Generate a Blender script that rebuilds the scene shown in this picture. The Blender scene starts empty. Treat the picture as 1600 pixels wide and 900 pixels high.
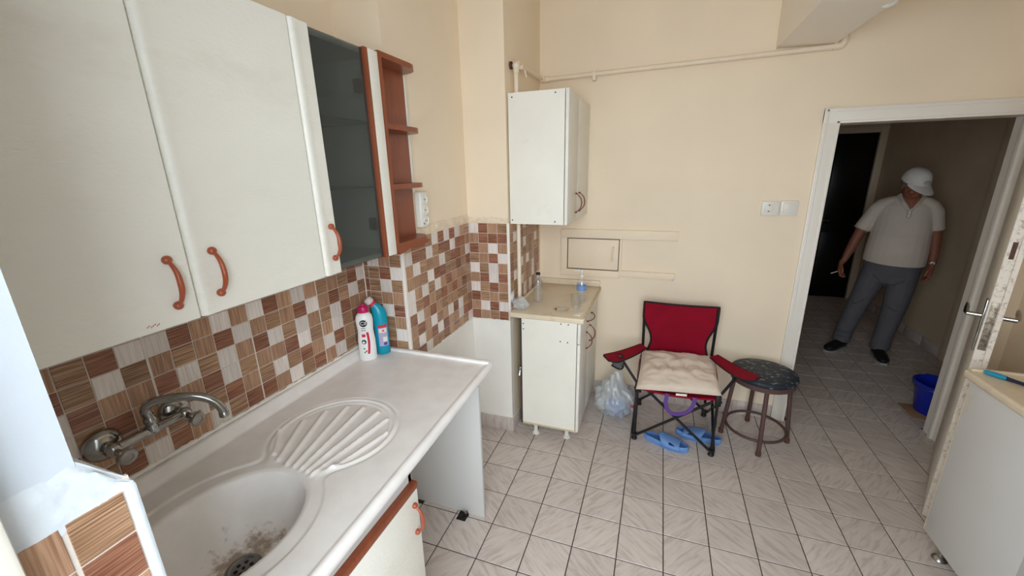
import bpy, bmesh, math, random
from mathutils import Vector, Matrix, noise

random.seed(7)
SC = bpy.context.scene
COL = SC.collection

# ------------------------------------------------------------------ camera
CAM = Vector((0.2689, -1.4850, 1.6868))
YAW, PIT, ROL, FPX = -0.347796, -0.280721, -0.0213, 635.86
_f = Vector((math.sin(YAW)*math.cos(PIT), math.cos(YAW)*math.cos(PIT), math.sin(PIT)))
_r = Vector((math.cos(YAW), -math.sin(YAW), 0))
_u = _r.cross(_f)
_r2 = math.cos(ROL)*_r + math.sin(ROL)*_u
_u2 = -math.sin(ROL)*_r + math.cos(ROL)*_u
cd = bpy.data.cameras.new('camera')
cam = bpy.data.objects.new('camera', cd)
COL.objects.link(cam)
cam.matrix_world = Matrix(((_r2.x, _u2.x, -_f.x, CAM.x), (_r2.y, _u2.y, -_f.y, CAM.y),
                           (_r2.z, _u2.z, -_f.z, CAM.z), (0, 0, 0, 1)))
cd.sensor_width = 36.0
cd.lens = FPX*36.0/1600.0
cd.clip_start = 0.02
SC.camera = cam

# ------------------------------------------------------------------ sky, exposure
world = bpy.data.worlds.new('overcast_sky')
SC.world = world
world.use_nodes = True
_bg = world.node_tree.nodes['Background']
_bg.inputs['Color'].default_value = (0.83, 0.92, 1.0, 1)
_bg.inputs['Strength'].default_value = 9.7
_pl = bpy.data.lights.new('daylight_portal', 'AREA')      # guides sky sampling to the balcony opening; emits nothing itself
_pl.shape = 'RECTANGLE'; _pl.size = 1.31; _pl.size_y = 2.32
_pl.cycles.is_portal = True
_po = bpy.data.objects.new('daylight_portal', _pl)
COL.objects.link(_po)
_po.location = (0.345, -1.49, 1.16)
_po.rotation_euler = (math.radians(90), 0, 0)
SC.view_settings.view_transform = 'Standard'
SC.view_settings.look = 'None'
SC.view_settings.gamma = 1.0
SC.view_settings.use_curve_mapping = False
SC.view_settings.exposure = 0.0
try:
    SC.cycles.use_denoising = True
    SC.cycles.max_bounces = 12
    SC.cycles.diffuse_bounces = 8
    SC.cycles.transparent_max_bounces = 24
    SC.cycles.caustics_reflective = False
    SC.cycles.caustics_refractive = False
except Exception:
    pass

# ------------------------------------------------------------------ materials
def lin(c):
    return tuple(((x/255.0)/12.92 if x/255.0 <= 0.04045 else ((x/255.0+0.055)/1.055)**2.4) for x in c)

MATS = {}
def mat(name, rgb, rough=0.5, metal=0.0, var=0.0, vscale=6.0, bump=0.0, bscale=40.0, spec=0.5,
        dirt=None, dirt_amt=0.0, dscale=8.0, dlo=0.55, dhi=0.75, coat=0.0, trans=0.0, ior=1.45, stretch=(1, 1, 1), sheen=0.0):
    m = bpy.data.materials.new(name)
    m.use_nodes = True
    nt = m.node_tree; N = nt.nodes; L = nt.links
    b = N['Principled BSDF']
    c = lin(rgb)
    b.inputs['Base Color'].default_value = (*c, 1)
    b.inputs['Roughness'].default_value = rough
    b.inputs['Metallic'].default_value = metal
    b.inputs['Specular IOR Level'].default_value = spec
    b.inputs['Coat Weight'].default_value = coat
    b.inputs['Transmission Weight'].default_value = trans
    b.inputs['IOR'].default_value = ior
    if sheen: b.inputs['Sheen Weight'].default_value = sheen
    tc = N.new('ShaderNodeTexCoord')
    mp = N.new('ShaderNodeMapping'); mp.inputs['Scale'].default_value = stretch
    L.new(tc.outputs['Object'], mp.inputs['Vector'])
    out = None
    if var > 0:
        nz = N.new('ShaderNodeTexNoise'); nz.inputs['Scale'].default_value = vscale; nz.inputs['Detail'].default_value = 5
        L.new(mp.outputs['Vector'], nz.inputs['Vector'])
        r = N.new('ShaderNodeMapRange'); r.inputs['From Min'].default_value = 0.3; r.inputs['From Max'].default_value = 0.7
        r.inputs['To Min'].default_value = 1-var; r.inputs['To Max'].default_value = 1+var*0.5
        L.new(nz.outputs['Fac'], r.inputs['Value'])
        mx = N.new('ShaderNodeMix'); mx.data_type = 'RGBA'; mx.blend_type = 'MULTIPLY'
        mx.inputs[0].default_value = 1.0
        mx.inputs[6].default_value = (*c, 1)
        L.new(r.outputs['Result'], mx.inputs[7])
        out = mx.outputs[2]
    if dirt is not None:
        nz2 = N.new('ShaderNodeTexNoise'); nz2.inputs['Scale'].default_value = dscale; nz2.inputs['Detail'].default_value = 8
        nz2.inputs['Roughness'].default_value = 0.65
        L.new(mp.outputs['Vector'], nz2.inputs['Vector'])
        r2 = N.new('ShaderNodeMapRange'); r2.inputs['From Min'].default_value = dlo; r2.inputs['From Max'].default_value = dhi
        r2.inputs['To Min'].default_value = 0; r2.inputs['To Max'].default_value = dirt_amt
        L.new(nz2.outputs['Fac'], r2.inputs['Value'])
        mx2 = N.new('ShaderNodeMix'); mx2.data_type = 'RGBA'
        L.new(r2.outputs['Result'], mx2.inputs[0])
        if out: L.new(out, mx2.inputs[6])
        else: mx2.inputs[6].default_value = (*c, 1)
        mx2.inputs[7].default_value = (*lin(dirt), 1)
        out = mx2.outputs[2]
    if out: L.new(out, b.inputs['Base Color'])
    if bump > 0:
        nb = N.new('ShaderNodeTexNoise'); nb.inputs['Scale'].default_value = bscale; nb.inputs['Detail'].default_value = 4
        L.new(mp.outputs['Vector'], nb.inputs['Vector'])
        bp = N.new('ShaderNodeBump'); bp.inputs['Strength'].default_value = bump; bp.inputs['Distance'].default_value = 0.004
        L.new(nb.outputs['Fac'], bp.inputs['Height'])
        L.new(bp.outputs['Normal'], b.inputs['Normal'])
    MATS[name] = m
    return m

def streak(name, c1, c2, c3, axis, rough=0.3):
    """printed wood-look mosaic cell: streaks along axis ('h' or 'v'), random per piece"""
    m = bpy.data.materials.new(name); m.use_nodes = True
    nt = m.node_tree; N = nt.nodes; L = nt.links
    b = N['Principled BSDF']; b.inputs['Roughness'].default_value = rough
    tc = N.new('ShaderNodeTexCoord'); oi = N.new('ShaderNodeObjectInfo')
    ad = N.new('ShaderNodeVectorMath'); ad.operation = 'ADD'
    ml = N.new('ShaderNodeMath'); ml.operation = 'MULTIPLY'; ml.inputs[1].default_value = 37.0
    L.new(oi.outputs['Random'], ml.inputs[0])
    L.new(tc.outputs['Object'], ad.inputs[0]); L.new(ml.outputs[0], ad.inputs[1])
    mp = N.new('ShaderNodeMapping')
    mp.inputs['Scale'].default_value = (8, 8, 380) if axis == 'h' else (280, 280, 9)
    L.new(ad.outputs[0], mp.inputs['Vector'])
    nz = N.new('ShaderNodeTexNoise'); nz.inputs['Scale'].default_value = 1.0; nz.inputs['Detail'].default_value = 4
    L.new(mp.outputs['Vector'], nz.inputs['Vector'])
    cr = N.new('ShaderNodeValToRGB')
    e = cr.color_ramp.elements
    e[0].position = 0.34; e[0].color = (*lin(c1), 1)
    e[1].position = 0.68; e[1].color = (*lin(c3), 1)
    x = cr.color_ramp.elements.new(0.5); x.color = (*lin(c2), 1)
    L.new(nz.outputs['Fac'], cr.inputs['Fac'])
    mr = N.new('ShaderNodeMapRange'); mr.inputs['To Min'].default_value = 0.86; mr.inputs['To Max'].default_value = 1.12
    L.new(oi.outputs['Random'], mr.inputs['Value'])
    mx = N.new('ShaderNodeMix'); mx.data_type = 'RGBA'; mx.blend_type = 'MULTIPLY'; mx.inputs[0].default_value = 1
    L.new(cr.outputs['Color'], mx.inputs[6]); L.new(mr.outputs['Result'], mx.inputs[7])
    L.new(mx.outputs[2], b.inputs['Base Color'])
    MATS[name] = m
    return m

def floor_tile_mat():
    m = bpy.data.materials.new('floor_tile_glaze'); m.use_nodes = True
    nt = m.node_tree; N = nt.nodes; L = nt.links
    b = N['Principled BSDF']; b.inputs['Roughness'].default_value = 0.32
    tc = N.new('ShaderNodeTexCoord'); oi = N.new('ShaderNodeObjectInfo')
    ml = N.new('ShaderNodeMath'); ml.operation = 'MULTIPLY'; ml.inputs[1].default_value = 53.0
    L.new(oi.outputs['Random'], ml.inputs[0])
    ad = N.new('ShaderNodeVectorMath'); ad.operation = 'ADD'
    L.new(tc.outputs['Object'], ad.inputs[0]); L.new(ml.outputs[0], ad.inputs[1])
    # vein direction differs from tile to tile
    sn = N.new('ShaderNodeMath'); sn.operation = 'SNAP'; sn.inputs[1].default_value = 0.25
    L.new(oi.outputs['Random'], sn.inputs[0])
    an = N.new('ShaderNodeMath'); an.operation = 'MULTIPLY'; an.inputs[1].default_value = 6.283
    L.new(sn.outputs[0], an.inputs[0])
    cx = N.new('ShaderNodeCombineXYZ'); L.new(an.outputs[0], cx.inputs['Z'])
    vr = N.new('ShaderNodeVectorRotate'); vr.rotation_type = 'EULER_XYZ'
    L.new(ad.outputs[0], vr.inputs['Vector']); L.new(cx.outputs[0], vr.inputs['Rotation'])
    rt = N.new('ShaderNodeMapping'); rt.inputs['Rotation'].default_value = (0, 0, math.radians(38))
    L.new(vr.outputs[0], rt.inputs['Vector'])
    st = N.new('ShaderNodeMapping'); st.inputs['Scale'].default_value = (10, 62, 9)
    L.new(rt.outputs['Vector'], st.inputs['Vector'])
    n1 = N.new('ShaderNodeTexNoise'); n1.inputs['Scale'].default_value = 1.0; n1.inputs['Detail'].default_value = 5; n1.inputs['Distortion'].default_value = 0.6
    L.new(st.outputs['Vector'], n1.inputs['Vector'])
    cr = N.new('ShaderNodeValToRGB'); e = cr.color_ramp.elements
    e[0].position = 0.36; e[0].color = (*lin((186, 171, 162)), 1)
    e[1].position = 0.62; e[1].color = (*lin((206, 195, 188)), 1)
    x = e.new(0.47); x.color = (*lin((199, 187, 179)), 1)
    L.new(n1.outputs['Fac'], cr.inputs['Fac'])
    mr = N.new('ShaderNodeMapRange'); mr.inputs['To Min'].default_value = 0.94; mr.inputs['To Max'].default_value = 1.05
    L.new(oi.outputs['Random'], mr.inputs['Value'])
    mx = N.new('ShaderNodeMix'); mx.data_type = 'RGBA'; mx.blend_type = 'MULTIPLY'; mx.inputs[0].default_value = 1
    L.new(cr.outputs['Color'], mx.inputs[6]); L.new(mr.outputs['Result'], mx.inputs[7])
    L.new(mx.outputs[2], b.inputs['Base Color'])
    MATS['floor_tile'] = m

mat('cream_paint', (238, 221, 196), 0.62, var=0.05, vscale=2.0, bump=0.12, bscale=18, spec=0.3)
mat('white_paint', (196, 203, 212), 0.6, var=0.05, vscale=5, bump=0.3, bscale=30, spec=0.3)
mat('plaster', (206, 212, 218), 0.8, var=0.03, vscale=20, bump=0.45, bscale=45, spec=0.2)
mat('cream_plaster', (232, 214, 190), 0.8, var=0.12, vscale=24, bump=1.0, bscale=70, spec=0.2)
mat('ceiling_paint', (240, 235, 226), 0.8, bump=0.1, bscale=30)
mat('hall_paint', (216, 196, 168), 0.7, var=0.08, vscale=3)
mat('duct_paint', (238, 230, 218), 0.6, bump=0.08, bscale=20)
mat('lower_white', (240, 237, 230), 0.45, var=0.04, vscale=6, bump=0.2, bscale=25)
mat('hall_trim', (226, 208, 182), 0.6)
mat('grout_dark', (64, 52, 46), 0.9, var=0.2, vscale=30)
mat('grout_light', (222, 212, 202), 0.9, var=0.1, vscale=30)
mat('trim_white', (232, 226, 216), 0.4)
mat('cab_white', (232, 229, 219), 0.38, var=0.03, vscale=4, bump=0.32, bscale=110, stretch=(1, 0.6, 1.6), spec=0.45, dirt=(190, 178, 152), dirt_amt=0.3, dscale=3)
mat('cab_board', (238, 234, 222), 0.42, var=0.04, vscale=5, dirt=(196, 184, 156), dirt_amt=0.22, dscale=9, dlo=0.6)
mat('cab_grey', (206, 205, 202), 0.45, var=0.03, vscale=3, dirt=(150, 140, 130), dirt_amt=0.35, dscale=12, dlo=0.66)
mat('board_edge', (206, 190, 156), 0.6, var=0.12, vscale=40)
mat('cherry_wood', (140, 70, 40), 0.35, var=0.18, vscale=3, stretch=(30, 30, 2), coat=0.1)
mat('handle_brown', (158, 76, 48), 0.3, coat=0.2)
mat('handle_dark', (118, 56, 38), 0.35)
mat('worktop_stone', (240, 236, 230), 0.42, var=0.06, vscale=14, dirt=(170, 158, 150), dirt_amt=0.5, dscale=16, dlo=0.55, dhi=0.8, bump=0.05, bscale=120)
mat('worktop_beige', (224, 208, 182), 0.3, var=0.05, vscale=6, dirt=(170, 150, 115), dirt_amt=0.4, dscale=10)
mat('chrome', (172, 172, 170), 0.15, metal=1.0, var=0.25, vscale=30)
mat('chrome_dull', (176, 174, 168), 0.28, metal=1.0, var=0.3, vscale=40)
mat('steel_plate', (150, 140, 125), 0.45, metal=0.8, dirt=(90, 75, 60), dirt_amt=0.8, dscale=60, dlo=0.45, dhi=0.6)
mat('pipe_paint', (234, 218, 196), 0.5, var=0.06, vscale=12)
mat('plastic_white', (226, 222, 212), 0.35)
mat('black_plastic', (18, 18, 20), 0.45)
mat('black_tube', (20, 20, 22), 0.35)
mat('red_fabric', (138, 10, 36), 0.85, var=0.1, vscale=12, bump=0.25, bscale=300, spec=0.2)
mat('black_piping', (16, 14, 18), 0.7)
mat('mesh_grey', (90, 90, 88), 0.8)
mat('cushion_cotton', (222, 206, 190), 0.85, var=0.05, vscale=8, bump=0.15, bscale=200)
mat('purple_strap', (92, 60, 130), 0.8)
mat('stool_seat', (30, 38, 50), 0.55, dirt=(190, 190, 180), dirt_amt=0.85, dscale=30, dlo=0.575, dhi=0.66, stretch=(1, 2.2, 1))
mat('stool_metal', (86, 62, 58), 0.5, dirt=(190, 180, 170), dirt_amt=0.7, dscale=60, dlo=0.68, dhi=0.74)
mat('slipper_blue', (104, 144, 200), 0.6, var=0.06, vscale=20)
mat('slipper_bed', (70, 108, 168), 0.7)
mat('bucket_blue', (22, 44, 168), 0.3)
mat('dark_door', (16, 12, 10), 0.3)
mat('door_paint', (226, 220, 208), 0.4, var=0.05, vscale=4, dirt=(140, 120, 95), dirt_amt=0.5, dscale=30, dlo=0.62, dhi=0.72)
mat('worn_paint', (224, 214, 200), 0.55, dirt=(150, 126, 104), dirt_amt=0.7, dscale=60, dlo=0.52, dhi=0.66)
mat('rust', (92, 62, 48), 0.8, var=0.3, vscale=60)
mat('pipe_old', (96, 88, 78), 0.6, var=0.2, vscale=20)
mat('skin', (142, 88, 66), 0.55, var=0.06, vscale=30)
mat('shirt', (206, 192, 178), 0.85, var=0.05, vscale=10, bump=0.2, bscale=150)
mat('shirt_trim', (150, 128, 112), 0.85)
mat('trousers', (96, 94, 98), 0.9, var=0.08, vscale=14, bump=0.2, bscale=120)
mat('cap_cloth', (222, 216, 206), 0.85, bump=0.15, bscale=200)
mat('hair_grey', (120, 112, 104), 0.8)
mat('shoe_black', (22, 22, 24), 0.5)
mat('shoe_sole', (150, 150, 148), 0.7)
mat('eye_white', (220, 215, 208), 0.2)
mat('metal_watch', (190, 186, 178), 0.25, metal=0.9)
mat('paper', (232, 226, 214), 0.8)
mat('cif_white', (238, 238, 236), 0.28)
mat('cif_cap', (188, 22, 92), 0.3)
mat('cif_red', (200, 36, 66), 0.4)
mat('cif_black', (20, 20, 22), 0.4)
mat('cif_green', (70, 150, 90), 0.4)
mat('turquoise', (10, 152, 178), 0.25)
mat('label_lilac', (176, 168, 200), 0.4)
mat('label_red', (206, 52, 72), 0.4)
mat('label_blue', (70, 80, 160), 0.4)
mat('clear_cap', (214, 200, 196), 0.2)
mat('label_bluewhite', (120, 150, 200), 0.4)
mat('wood_raw', (164, 128, 98), 0.7, var=0.15, vscale=10, stretch=(2, 20, 20))
mat('debris', (30, 26, 24), 0.9)
mat('brush_blue', (20, 150, 190), 0.3)
mat('brush_dark', (22, 34, 60), 0.4)
mat('screw_dark', (50, 44, 40), 0.5)
mat('drain_steel', (120, 118, 116), 0.25, metal=1.0)
mat('drain_and_gap_dark', (14, 14, 14), 0.8)
mat('light_block_concrete', (170, 168, 162), 0.9, var=0.1)  # for the unseen slab and walls added outside to shape the daylight
mat('glossy_plastic', (235, 235, 232), 0.15, coat=0.4)  # smooth white plastic of the duct bracket
streak('cell_D', (104, 60, 44), (140, 90, 68), (178, 132, 104), 'h')
streak('cell_H', (116, 82, 58), (156, 119, 90), (198, 164, 132), 'h')
streak('cell_M', (148, 109, 84), (173, 134, 106), (194, 159, 130), 'v')
streak('cell_L', (208, 196, 186), (224, 214, 207), (236, 229, 224), 'v')
floor_tile_mat()

def sink_mat():
    m = bpy.data.materials.new('worktop_sink'); m.use_nodes = True
    nt = m.node_tree; N = nt.nodes; L = nt.links
    b = N['Principled BSDF']; b.inputs['Roughness'].default_value = 0.36
    ge = N.new('ShaderNodeNewGeometry')
    n1 = N.new('ShaderNodeTexNoise'); n1.inputs['Scale'].default_value = 14; n1.inputs['Detail'].default_value = 7
    L.new(ge.outputs['Position'], n1.inputs['Vector'])
    cr = N.new('ShaderNodeValToRGB'); e = cr.color_ramp.elements
    e[0].position = 0.3; e[0].color = (*lin((232, 227, 224)), 1); e[1].position = 0.66; e[1].color = (*lin((240, 236, 233)), 1)
    L.new(n1.outputs['Fac'], cr.inputs['Fac'])
    # rusty stains round the drain
    vd = N.new('ShaderNodeVectorMath'); vd.operation = 'DISTANCE'; vd.inputs[1].default_value = (-0.69, -0.945, 0.70)
    L.new(ge.outputs['Position'], vd.inputs[0])
    n2 = N.new('ShaderNodeTexNoise'); n2.inputs['Scale'].default_value = 26; n2.inputs['Detail'].default_value = 9; n2.inputs['Roughness'].default_value = 0.75
    L.new(ge.outputs['Position'], n2.inputs['Vector'])
    r1 = N.new('ShaderNodeMapRange'); r1.inputs['From Min'].default_value = 0.17; r1.inputs['From Max'].default_value = 0.04; r1.inputs['To Max'].default_value = 0.40
    L.new(vd.outputs['Value'], r1.inputs['Value'])
    ad = N.new('ShaderNodeMath'); ad.operation = 'ADD'; L.new(n2.outputs['Fac'], ad.inputs[0]); L.new(r1.outputs['Result'], ad.inputs[1])
    r2 = N.new('ShaderNodeMapRange'); r2.inputs['From Min'].default_value = 0.70; r2.inputs['From Max'].default_value = 0.86; r2.inputs['To Max'].default_value = 0.8
    L.new(ad.outputs[0], r2.inputs['Value'])
    mx = N.new('ShaderNodeMix'); mx.data_type = 'RGBA'
    L.new(r2.outputs['Result'], mx.inputs[0]); L.new(cr.outputs['Color'], mx.inputs[6]); mx.inputs[7].default_value = (*lin((138, 108, 78)), 1)
    L.new(mx.outputs[2], b.inputs['Base Color'])
    MATS['worktop_sink'] = m
sink_mat()

def glassmat(name, rgb, rough=0.03, alpha=0.3, tint_trans=True, gloss=0.12):
    """thin clear sheet: transparent with a glossy film"""
    m = bpy.data.materials.new(name); m.use_nodes = True
    nt = m.node_tree; N = nt.nodes; L = nt.links
    for n in list(N): N.remove(n)
    o = N.new('ShaderNodeOutputMaterial')
    tr = N.new('ShaderNodeBsdfTransparent'); tr.inputs['Color'].default_value = (*lin(rgb), 1)
    gl = N.new('ShaderNodeBsdfGlossy'); gl.inputs['Roughness'].default_value = rough
    df = N.new('ShaderNodeBsdfDiffuse'); df.inputs['Color'].default_value = (*lin(rgb), 1)
    fr = N.new('ShaderNodeFresnel'); fr.inputs['IOR'].default_value = 1.45
    m0 = N.new('ShaderNodeMixShader'); m0.inputs[0].default_value = alpha
    L.new(tr.outputs[0], m0.inputs[1]); L.new(df.outputs[0], m0.inputs[2])
    ma = N.new('ShaderNodeMath'); ma.operation = 'ADD'; ma.inputs[1].default_value = gloss; ma.use_clamp = True
    gm = N.new('ShaderNodeNewGeometry'); sb = N.new('ShaderNodeMath'); sb.operation = 'SUBTRACT'; sb.inputs[0].default_value = 1.0
    L.new(gm.outputs['Backfacing'], sb.inputs[1])
    L.new(fr.outputs[0], ma.inputs[0])
    mk = N.new('ShaderNodeMath'); mk.operation = 'MULTIPLY'; L.new(ma.outputs[0], mk.inputs[0]); L.new(sb.outputs[0], mk.inputs[1])   # film reflects on its outer face only
    m1 = N.new('ShaderNodeMixShader')
    L.new(mk.outputs[0], m1.inputs[0]); L.new(m0.outputs[0], m1.inputs[1]); L.new(gl.outputs[0], m1.inputs[2])
    L.new(m1.outputs[0], o.inputs['Surface'])
    MATS[name] = m
    return m
glassmat('clear_glass', (251, 252, 252), 0.05, 0.02, gloss=0.06)
glassmat('smoked_glass', (184, 190, 189), 0.04, 0.05, gloss=0.0)
glassmat('pet_plastic', (248, 250, 252), 0.10, 0.06, gloss=0.07)
def film(name, rgb, alpha):
    m = glassmat(name, rgb, 0.25, alpha, gloss=0.02)
    nt = m.node_tree; N = nt.nodes; L = nt.links
    mixes = [n for n in N if n.type == 'MIX_SHADER']
    df = [n for n in N if n.type == 'BSDF_DIFFUSE'][0]
    tl = N.new('ShaderNodeBsdfTranslucent'); tl.inputs['Color'].default_value = (*lin(rgb), 1)
    mm = N.new('ShaderNodeMixShader'); mm.inputs[0].default_value = 0.5
    L.new(df.outputs[0], mm.inputs[1]); L.new(tl.outputs[0], mm.inputs[2])
    for n in mixes:
        for i in (1, 2):
            if n.inputs[i].is_linked and n.inputs[i].links[0].from_node == df: L.new(mm.outputs[0], n.inputs[i])
    return m
film('bag_film', (246, 249, 251), 0.55)
glassmat('shelf_glass', (150, 176, 168), 0.04, 0.06, gloss=0.02)

# ------------------------------------------------------------------ mesh helpers
class MB:
    def __init__(s):
        s.v = []; s.f = []; s.m = []
    def add(s, vs, fs, mi=0):
        o = len(s.v)
        s.v.extend([tuple(p) for p in vs])
        for f in fs:
            s.f.append(tuple(i+o for i in f)); s.m.append(mi)
        return s
    def box(s, x0, x1, y0, y1, z0, z1, mi=0):
        if x0 > x1: x0, x1 = x1, x0
        if y0 > y1: y0, y1 = y1, y0
        if z0 > z1: z0, z1 = z1, z0
        vs = [(x0, y0, z0), (x1, y0, z0), (x1, y1, z0), (x0, y1, z0), (x0, y0, z1), (x1, y0, z1), (x1, y1, z1), (x0, y1, z1)]
        return s.add(vs, [(0, 3, 2, 1), (4, 5, 6, 7), (0, 1, 5, 4), (1, 2, 6, 5), (2, 3, 7, 6), (3, 0, 4, 7)], mi)
    def rbox(s, x0, x1, y0, y1, z0, z1, r=0.003, seg=2, mi=0, xf=None):
        bm = bmesh.new()
        bmesh.ops.create_cube(bm, size=1.0)
        for v in bm.verts:
            v.co = Vector(((x0+x1)/2+v.co.x*abs(x1-x0), (y0+y1)/2+v.co.y*abs(y1-y0), (z0+z1)/2+v.co.z*abs(z1-z0)))
        bmesh.ops.bevel(bm, geom=bm.edges[:], offset=r, segments=seg, affect='EDGES', profile=0.5)
        return s.bm(bm, mi, xf)
    def bm(s, bm, mi=0, xf=None):
        bm.verts.index_update()
        vs = [(xf @ v.co if xf else v.co.copy()) for v in bm.verts]
        fs = [tuple(v.index for v in f.verts) for f in bm.faces]
        bm.free()
        return s.add(vs, fs, mi)
    def tube(s, path, r, seg=10, caps=True, closed=False, mi=0, ell=None, up=None):
        P = [Vector(p) for p in path]; n = len(P)
        R = r if isinstance(r, (list, tuple)) else [r]*n
        T = []
        for i in range(n):
            if closed: t = P[(i+1) % n]-P[i-1]
            elif i == 0: t = P[1]-P[0]
            elif i == n-1: t = P[-1]-P[-2]
            else: t = (P[i+1]-P[i]).normalized()+(P[i]-P[i-1]).normalized()
            T.append(t.normalized() if t.length > 1e-9 else Vector((0, 0, 1)))
        a = Vector(up) if up is not None else (Vector((0, 0, 1)) if abs(T[0].z) < 0.9 else Vector((1, 0, 0)))
        U = (a-T[0]*a.dot(T[0])).normalized()
        vs = []
        for i in range(n):
            if up is not None:
                U2 = a-T[i]*a.dot(T[i])
                U = U2.normalized() if U2.length > 1e-4 else U
            else:
                U = (U-T[i]*U.dot(T[i])).normalized()
            V = T[i].cross(U)
            ra = R[i]; rb = ra
            if ell is not None:
                e = ell[i] if isinstance(ell, list) else ell
                ra, rb = R[i]*e[0], R[i]*e[1]
            for k in range(seg):
                t = 2*math.pi*k/seg
                vs.append(P[i]+U*math.cos(t)*ra+V*math.sin(t)*rb)
        fs = []
        m = n if closed else n-1
        for i in range(m):
            j = (i+1) % n
            for k in range(seg):
                k2 = (k+1) % seg
                fs.append((i*seg+k, i*seg+k2, j*seg+k2, j*seg+k))
        if caps and not closed:
            fs.append(tuple(range(seg-1, -1, -1)))
            fs.append(tuple((n-1)*seg+k for k in range(seg)))
        return s.add(vs, fs, mi)
    def lathe(s, prof, c=(0, 0, 0), axis='z', seg=24, mi=0, sx=1.0, sy=1.0, xf=None):
        vs = []; rings = []
        for (r, h) in prof:
            if r < 1e-6:
                rings.append([len(vs)]); vs.append((0, 0, h))
            else:
                ring = []
                for k in range(seg):
                    t = 2*math.pi*k/seg
                    ring.append(len(vs)); vs.append((r*math.cos(t)*sx, r*math.sin(t)*sy, h))
                rings.append(ring)
        fs = []
        for a, b in zip(rings[:-1], rings[1:]):
            if len(a) == 1 and len(b) == 1: continue
            for k in range(seg):
                k2 = (k+1) % seg
                if len(a) == 1: fs.append((a[0], b[k], b[k2]))
                elif len(b) == 1: fs.append((a[k], a[k2], b[0]))
                else: fs.append((a[k], a[k2], b[k2], b[k]))
        out = []
        for p in vs:
            p = Vector(p)
            if axis == 'x': p = Vector((p.z, p.x, p.y))
            elif axis == 'y': p = Vector((p.x, p.z, p.y)); 
            if xf: p = xf @ p
            out.append(p+Vector(c))
        if axis == 'y': fs = [tuple(reversed(f)) for f in fs]
        return s.add(out, fs, mi)
    def prism(s, poly, a0, a1, axis='z', mi=0):
        def mk(p, h):
            if axis == 'z': return (p[0], p[1], h)
            if axis == 'x': return (h, p[0], p[1])
            return (p[0], h, p[1])
        n = len(poly)
        vs = [mk(p, a0) for p in poly]+[mk(p, a1) for p in poly]
        fs = [tuple(range(n-1, -1, -1)), tuple(range(n, 2*n))]
        for i in range(n):
            j = (i+1) % n
            fs.append((i, j, n+j, n+i))
        if axis == 'y': fs = [tuple(reversed(f)) for f in fs]
        return s.add(vs, fs, mi)
    def sphere(s, c, r, seg=16, rings=10, mi=0, sc=(1, 1, 1), xf=None):
        prof = [(math.sin(math.pi*i/rings)*r, -math.cos(math.pi*i/rings)*r) for i in range(rings+1)]
        prof[0] = (0, -r); prof[-1] = (0, r)
        S = Matrix.Diagonal((*sc, 1))
        return s.lathe(prof, c, 'z', seg, mi, xf=(xf @ S) if xf else S)
    def sheet(s, fn, nu, nv, th=0.0, mi=0):
        """surface fn(u,v)->Vector; th>0 gives it thickness along its normal"""
        g = [[Vector(fn(i/nu, j/nv)) for j in range(nv+1)] for i in range(nu+1)]
        def idx(i, j): return i*(nv+1)+j
        vs = [g[i][j] for i in range(nu+1) for j in range(nv+1)]
        fs = [(idx(i, j), idx(i+1, j), idx(i+1, j+1), idx(i, j+1)) for i in range(nu) for j in range(nv)]
        if th > 0:
            nrm = []
            for i in range(nu+1):
                for j in range(nv+1):
                    a = g[min(i+1, nu)][j]-g[max(i-1, 0)][j]; b = g[i][min(j+1, nv)]-g[i][max(j-1, 0)]
                    c = a.cross(b); nrm.append(c.normalized() if c.length > 1e-12 else Vector((0, 0, 1)))
            o = len(vs)
            vs2 = [p-n*th for p, n in zip(vs, nrm)]
            fs2 = [tuple(o+i for i in reversed(f)) for f in fs]
            rim = [idx(i, 0) for i in range(nu+1)]+[idx(nu, j) for j in range(1, nv+1)]+[idx(i, nv) for i in range(nu-1, -1, -1)]+[idx(0, j) for j in range(nv-1, 0, -1)]
            for q in range(len(rim)):
                a, b = rim[q], rim[(q+1) % len(rim)]
                fs2.append((a, o+a, o+b, b))
            vs = vs+vs2; fs = fs+fs2
        return s.add(vs, fs, mi)

def wloc(o):
    p = Vector((0, 0, 0))
    while o is not None:
        p += o.location; o = o.parent
    return p

def build(name, mb, m, parent=None, local=False, smooth=35, label=None, cat=None, group=None, kind=None, origin=None):
    """one mesh object; geometry given in world coordinates (or in the parent's frame when local)"""
    me = bpy.data.meshes.new(name)
    off = Vector((0, 0, 0))
    if parent is not None and not local: off = wloc(parent)
    if origin is not None: off = Vector(origin)
    me.from_pydata([(x-off.x, y-off.y, z-off.z) for x, y, z in mb.v], [], mb.f)
    ms = m if isinstance(m, (list, tuple)) else [m]
    for k in ms: me.materials.append(MATS[k])
    if len(ms) > 1:
        me.polygons.foreach_set('material_index', mb.m)
    if smooth:
        me.polygons.foreach_set('use_smooth', [True]*len(me.polygons))
        try: me.set_sharp_from_angle(angle=math.radians(smooth))
        except Exception: pass
    me.update()
    o = bpy.data.objects.new(name, me)
    COL.objects.link(o)
    if origin is not None and parent is None: o.location = origin
    o.parent = parent
    tag(o, label, cat, group, kind)
    return o

def tag(o, label=None, cat=None, group=None, kind=None):
    if label: o['label'] = label
    if cat: o['category'] = cat
    if group: o['group'] = group
    if kind: o['kind'] = kind
    return o

def thing(name, loc, label, cat, group=None, rz=0.0, kind=None):
    o = bpy.data.objects.new(name, None)
    o.empty_display_size = 0.05
    COL.objects.link(o)
    o.location = loc; o.rotation_euler = (0, 0, rz)
    return tag(o, label, cat, group, kind)

def struct(name, mb, m, parent=None, smooth=35, kind='structure'):
    o = build(name, mb, m, parent, smooth=smooth, kind=kind if parent is None else None)
    return o

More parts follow.
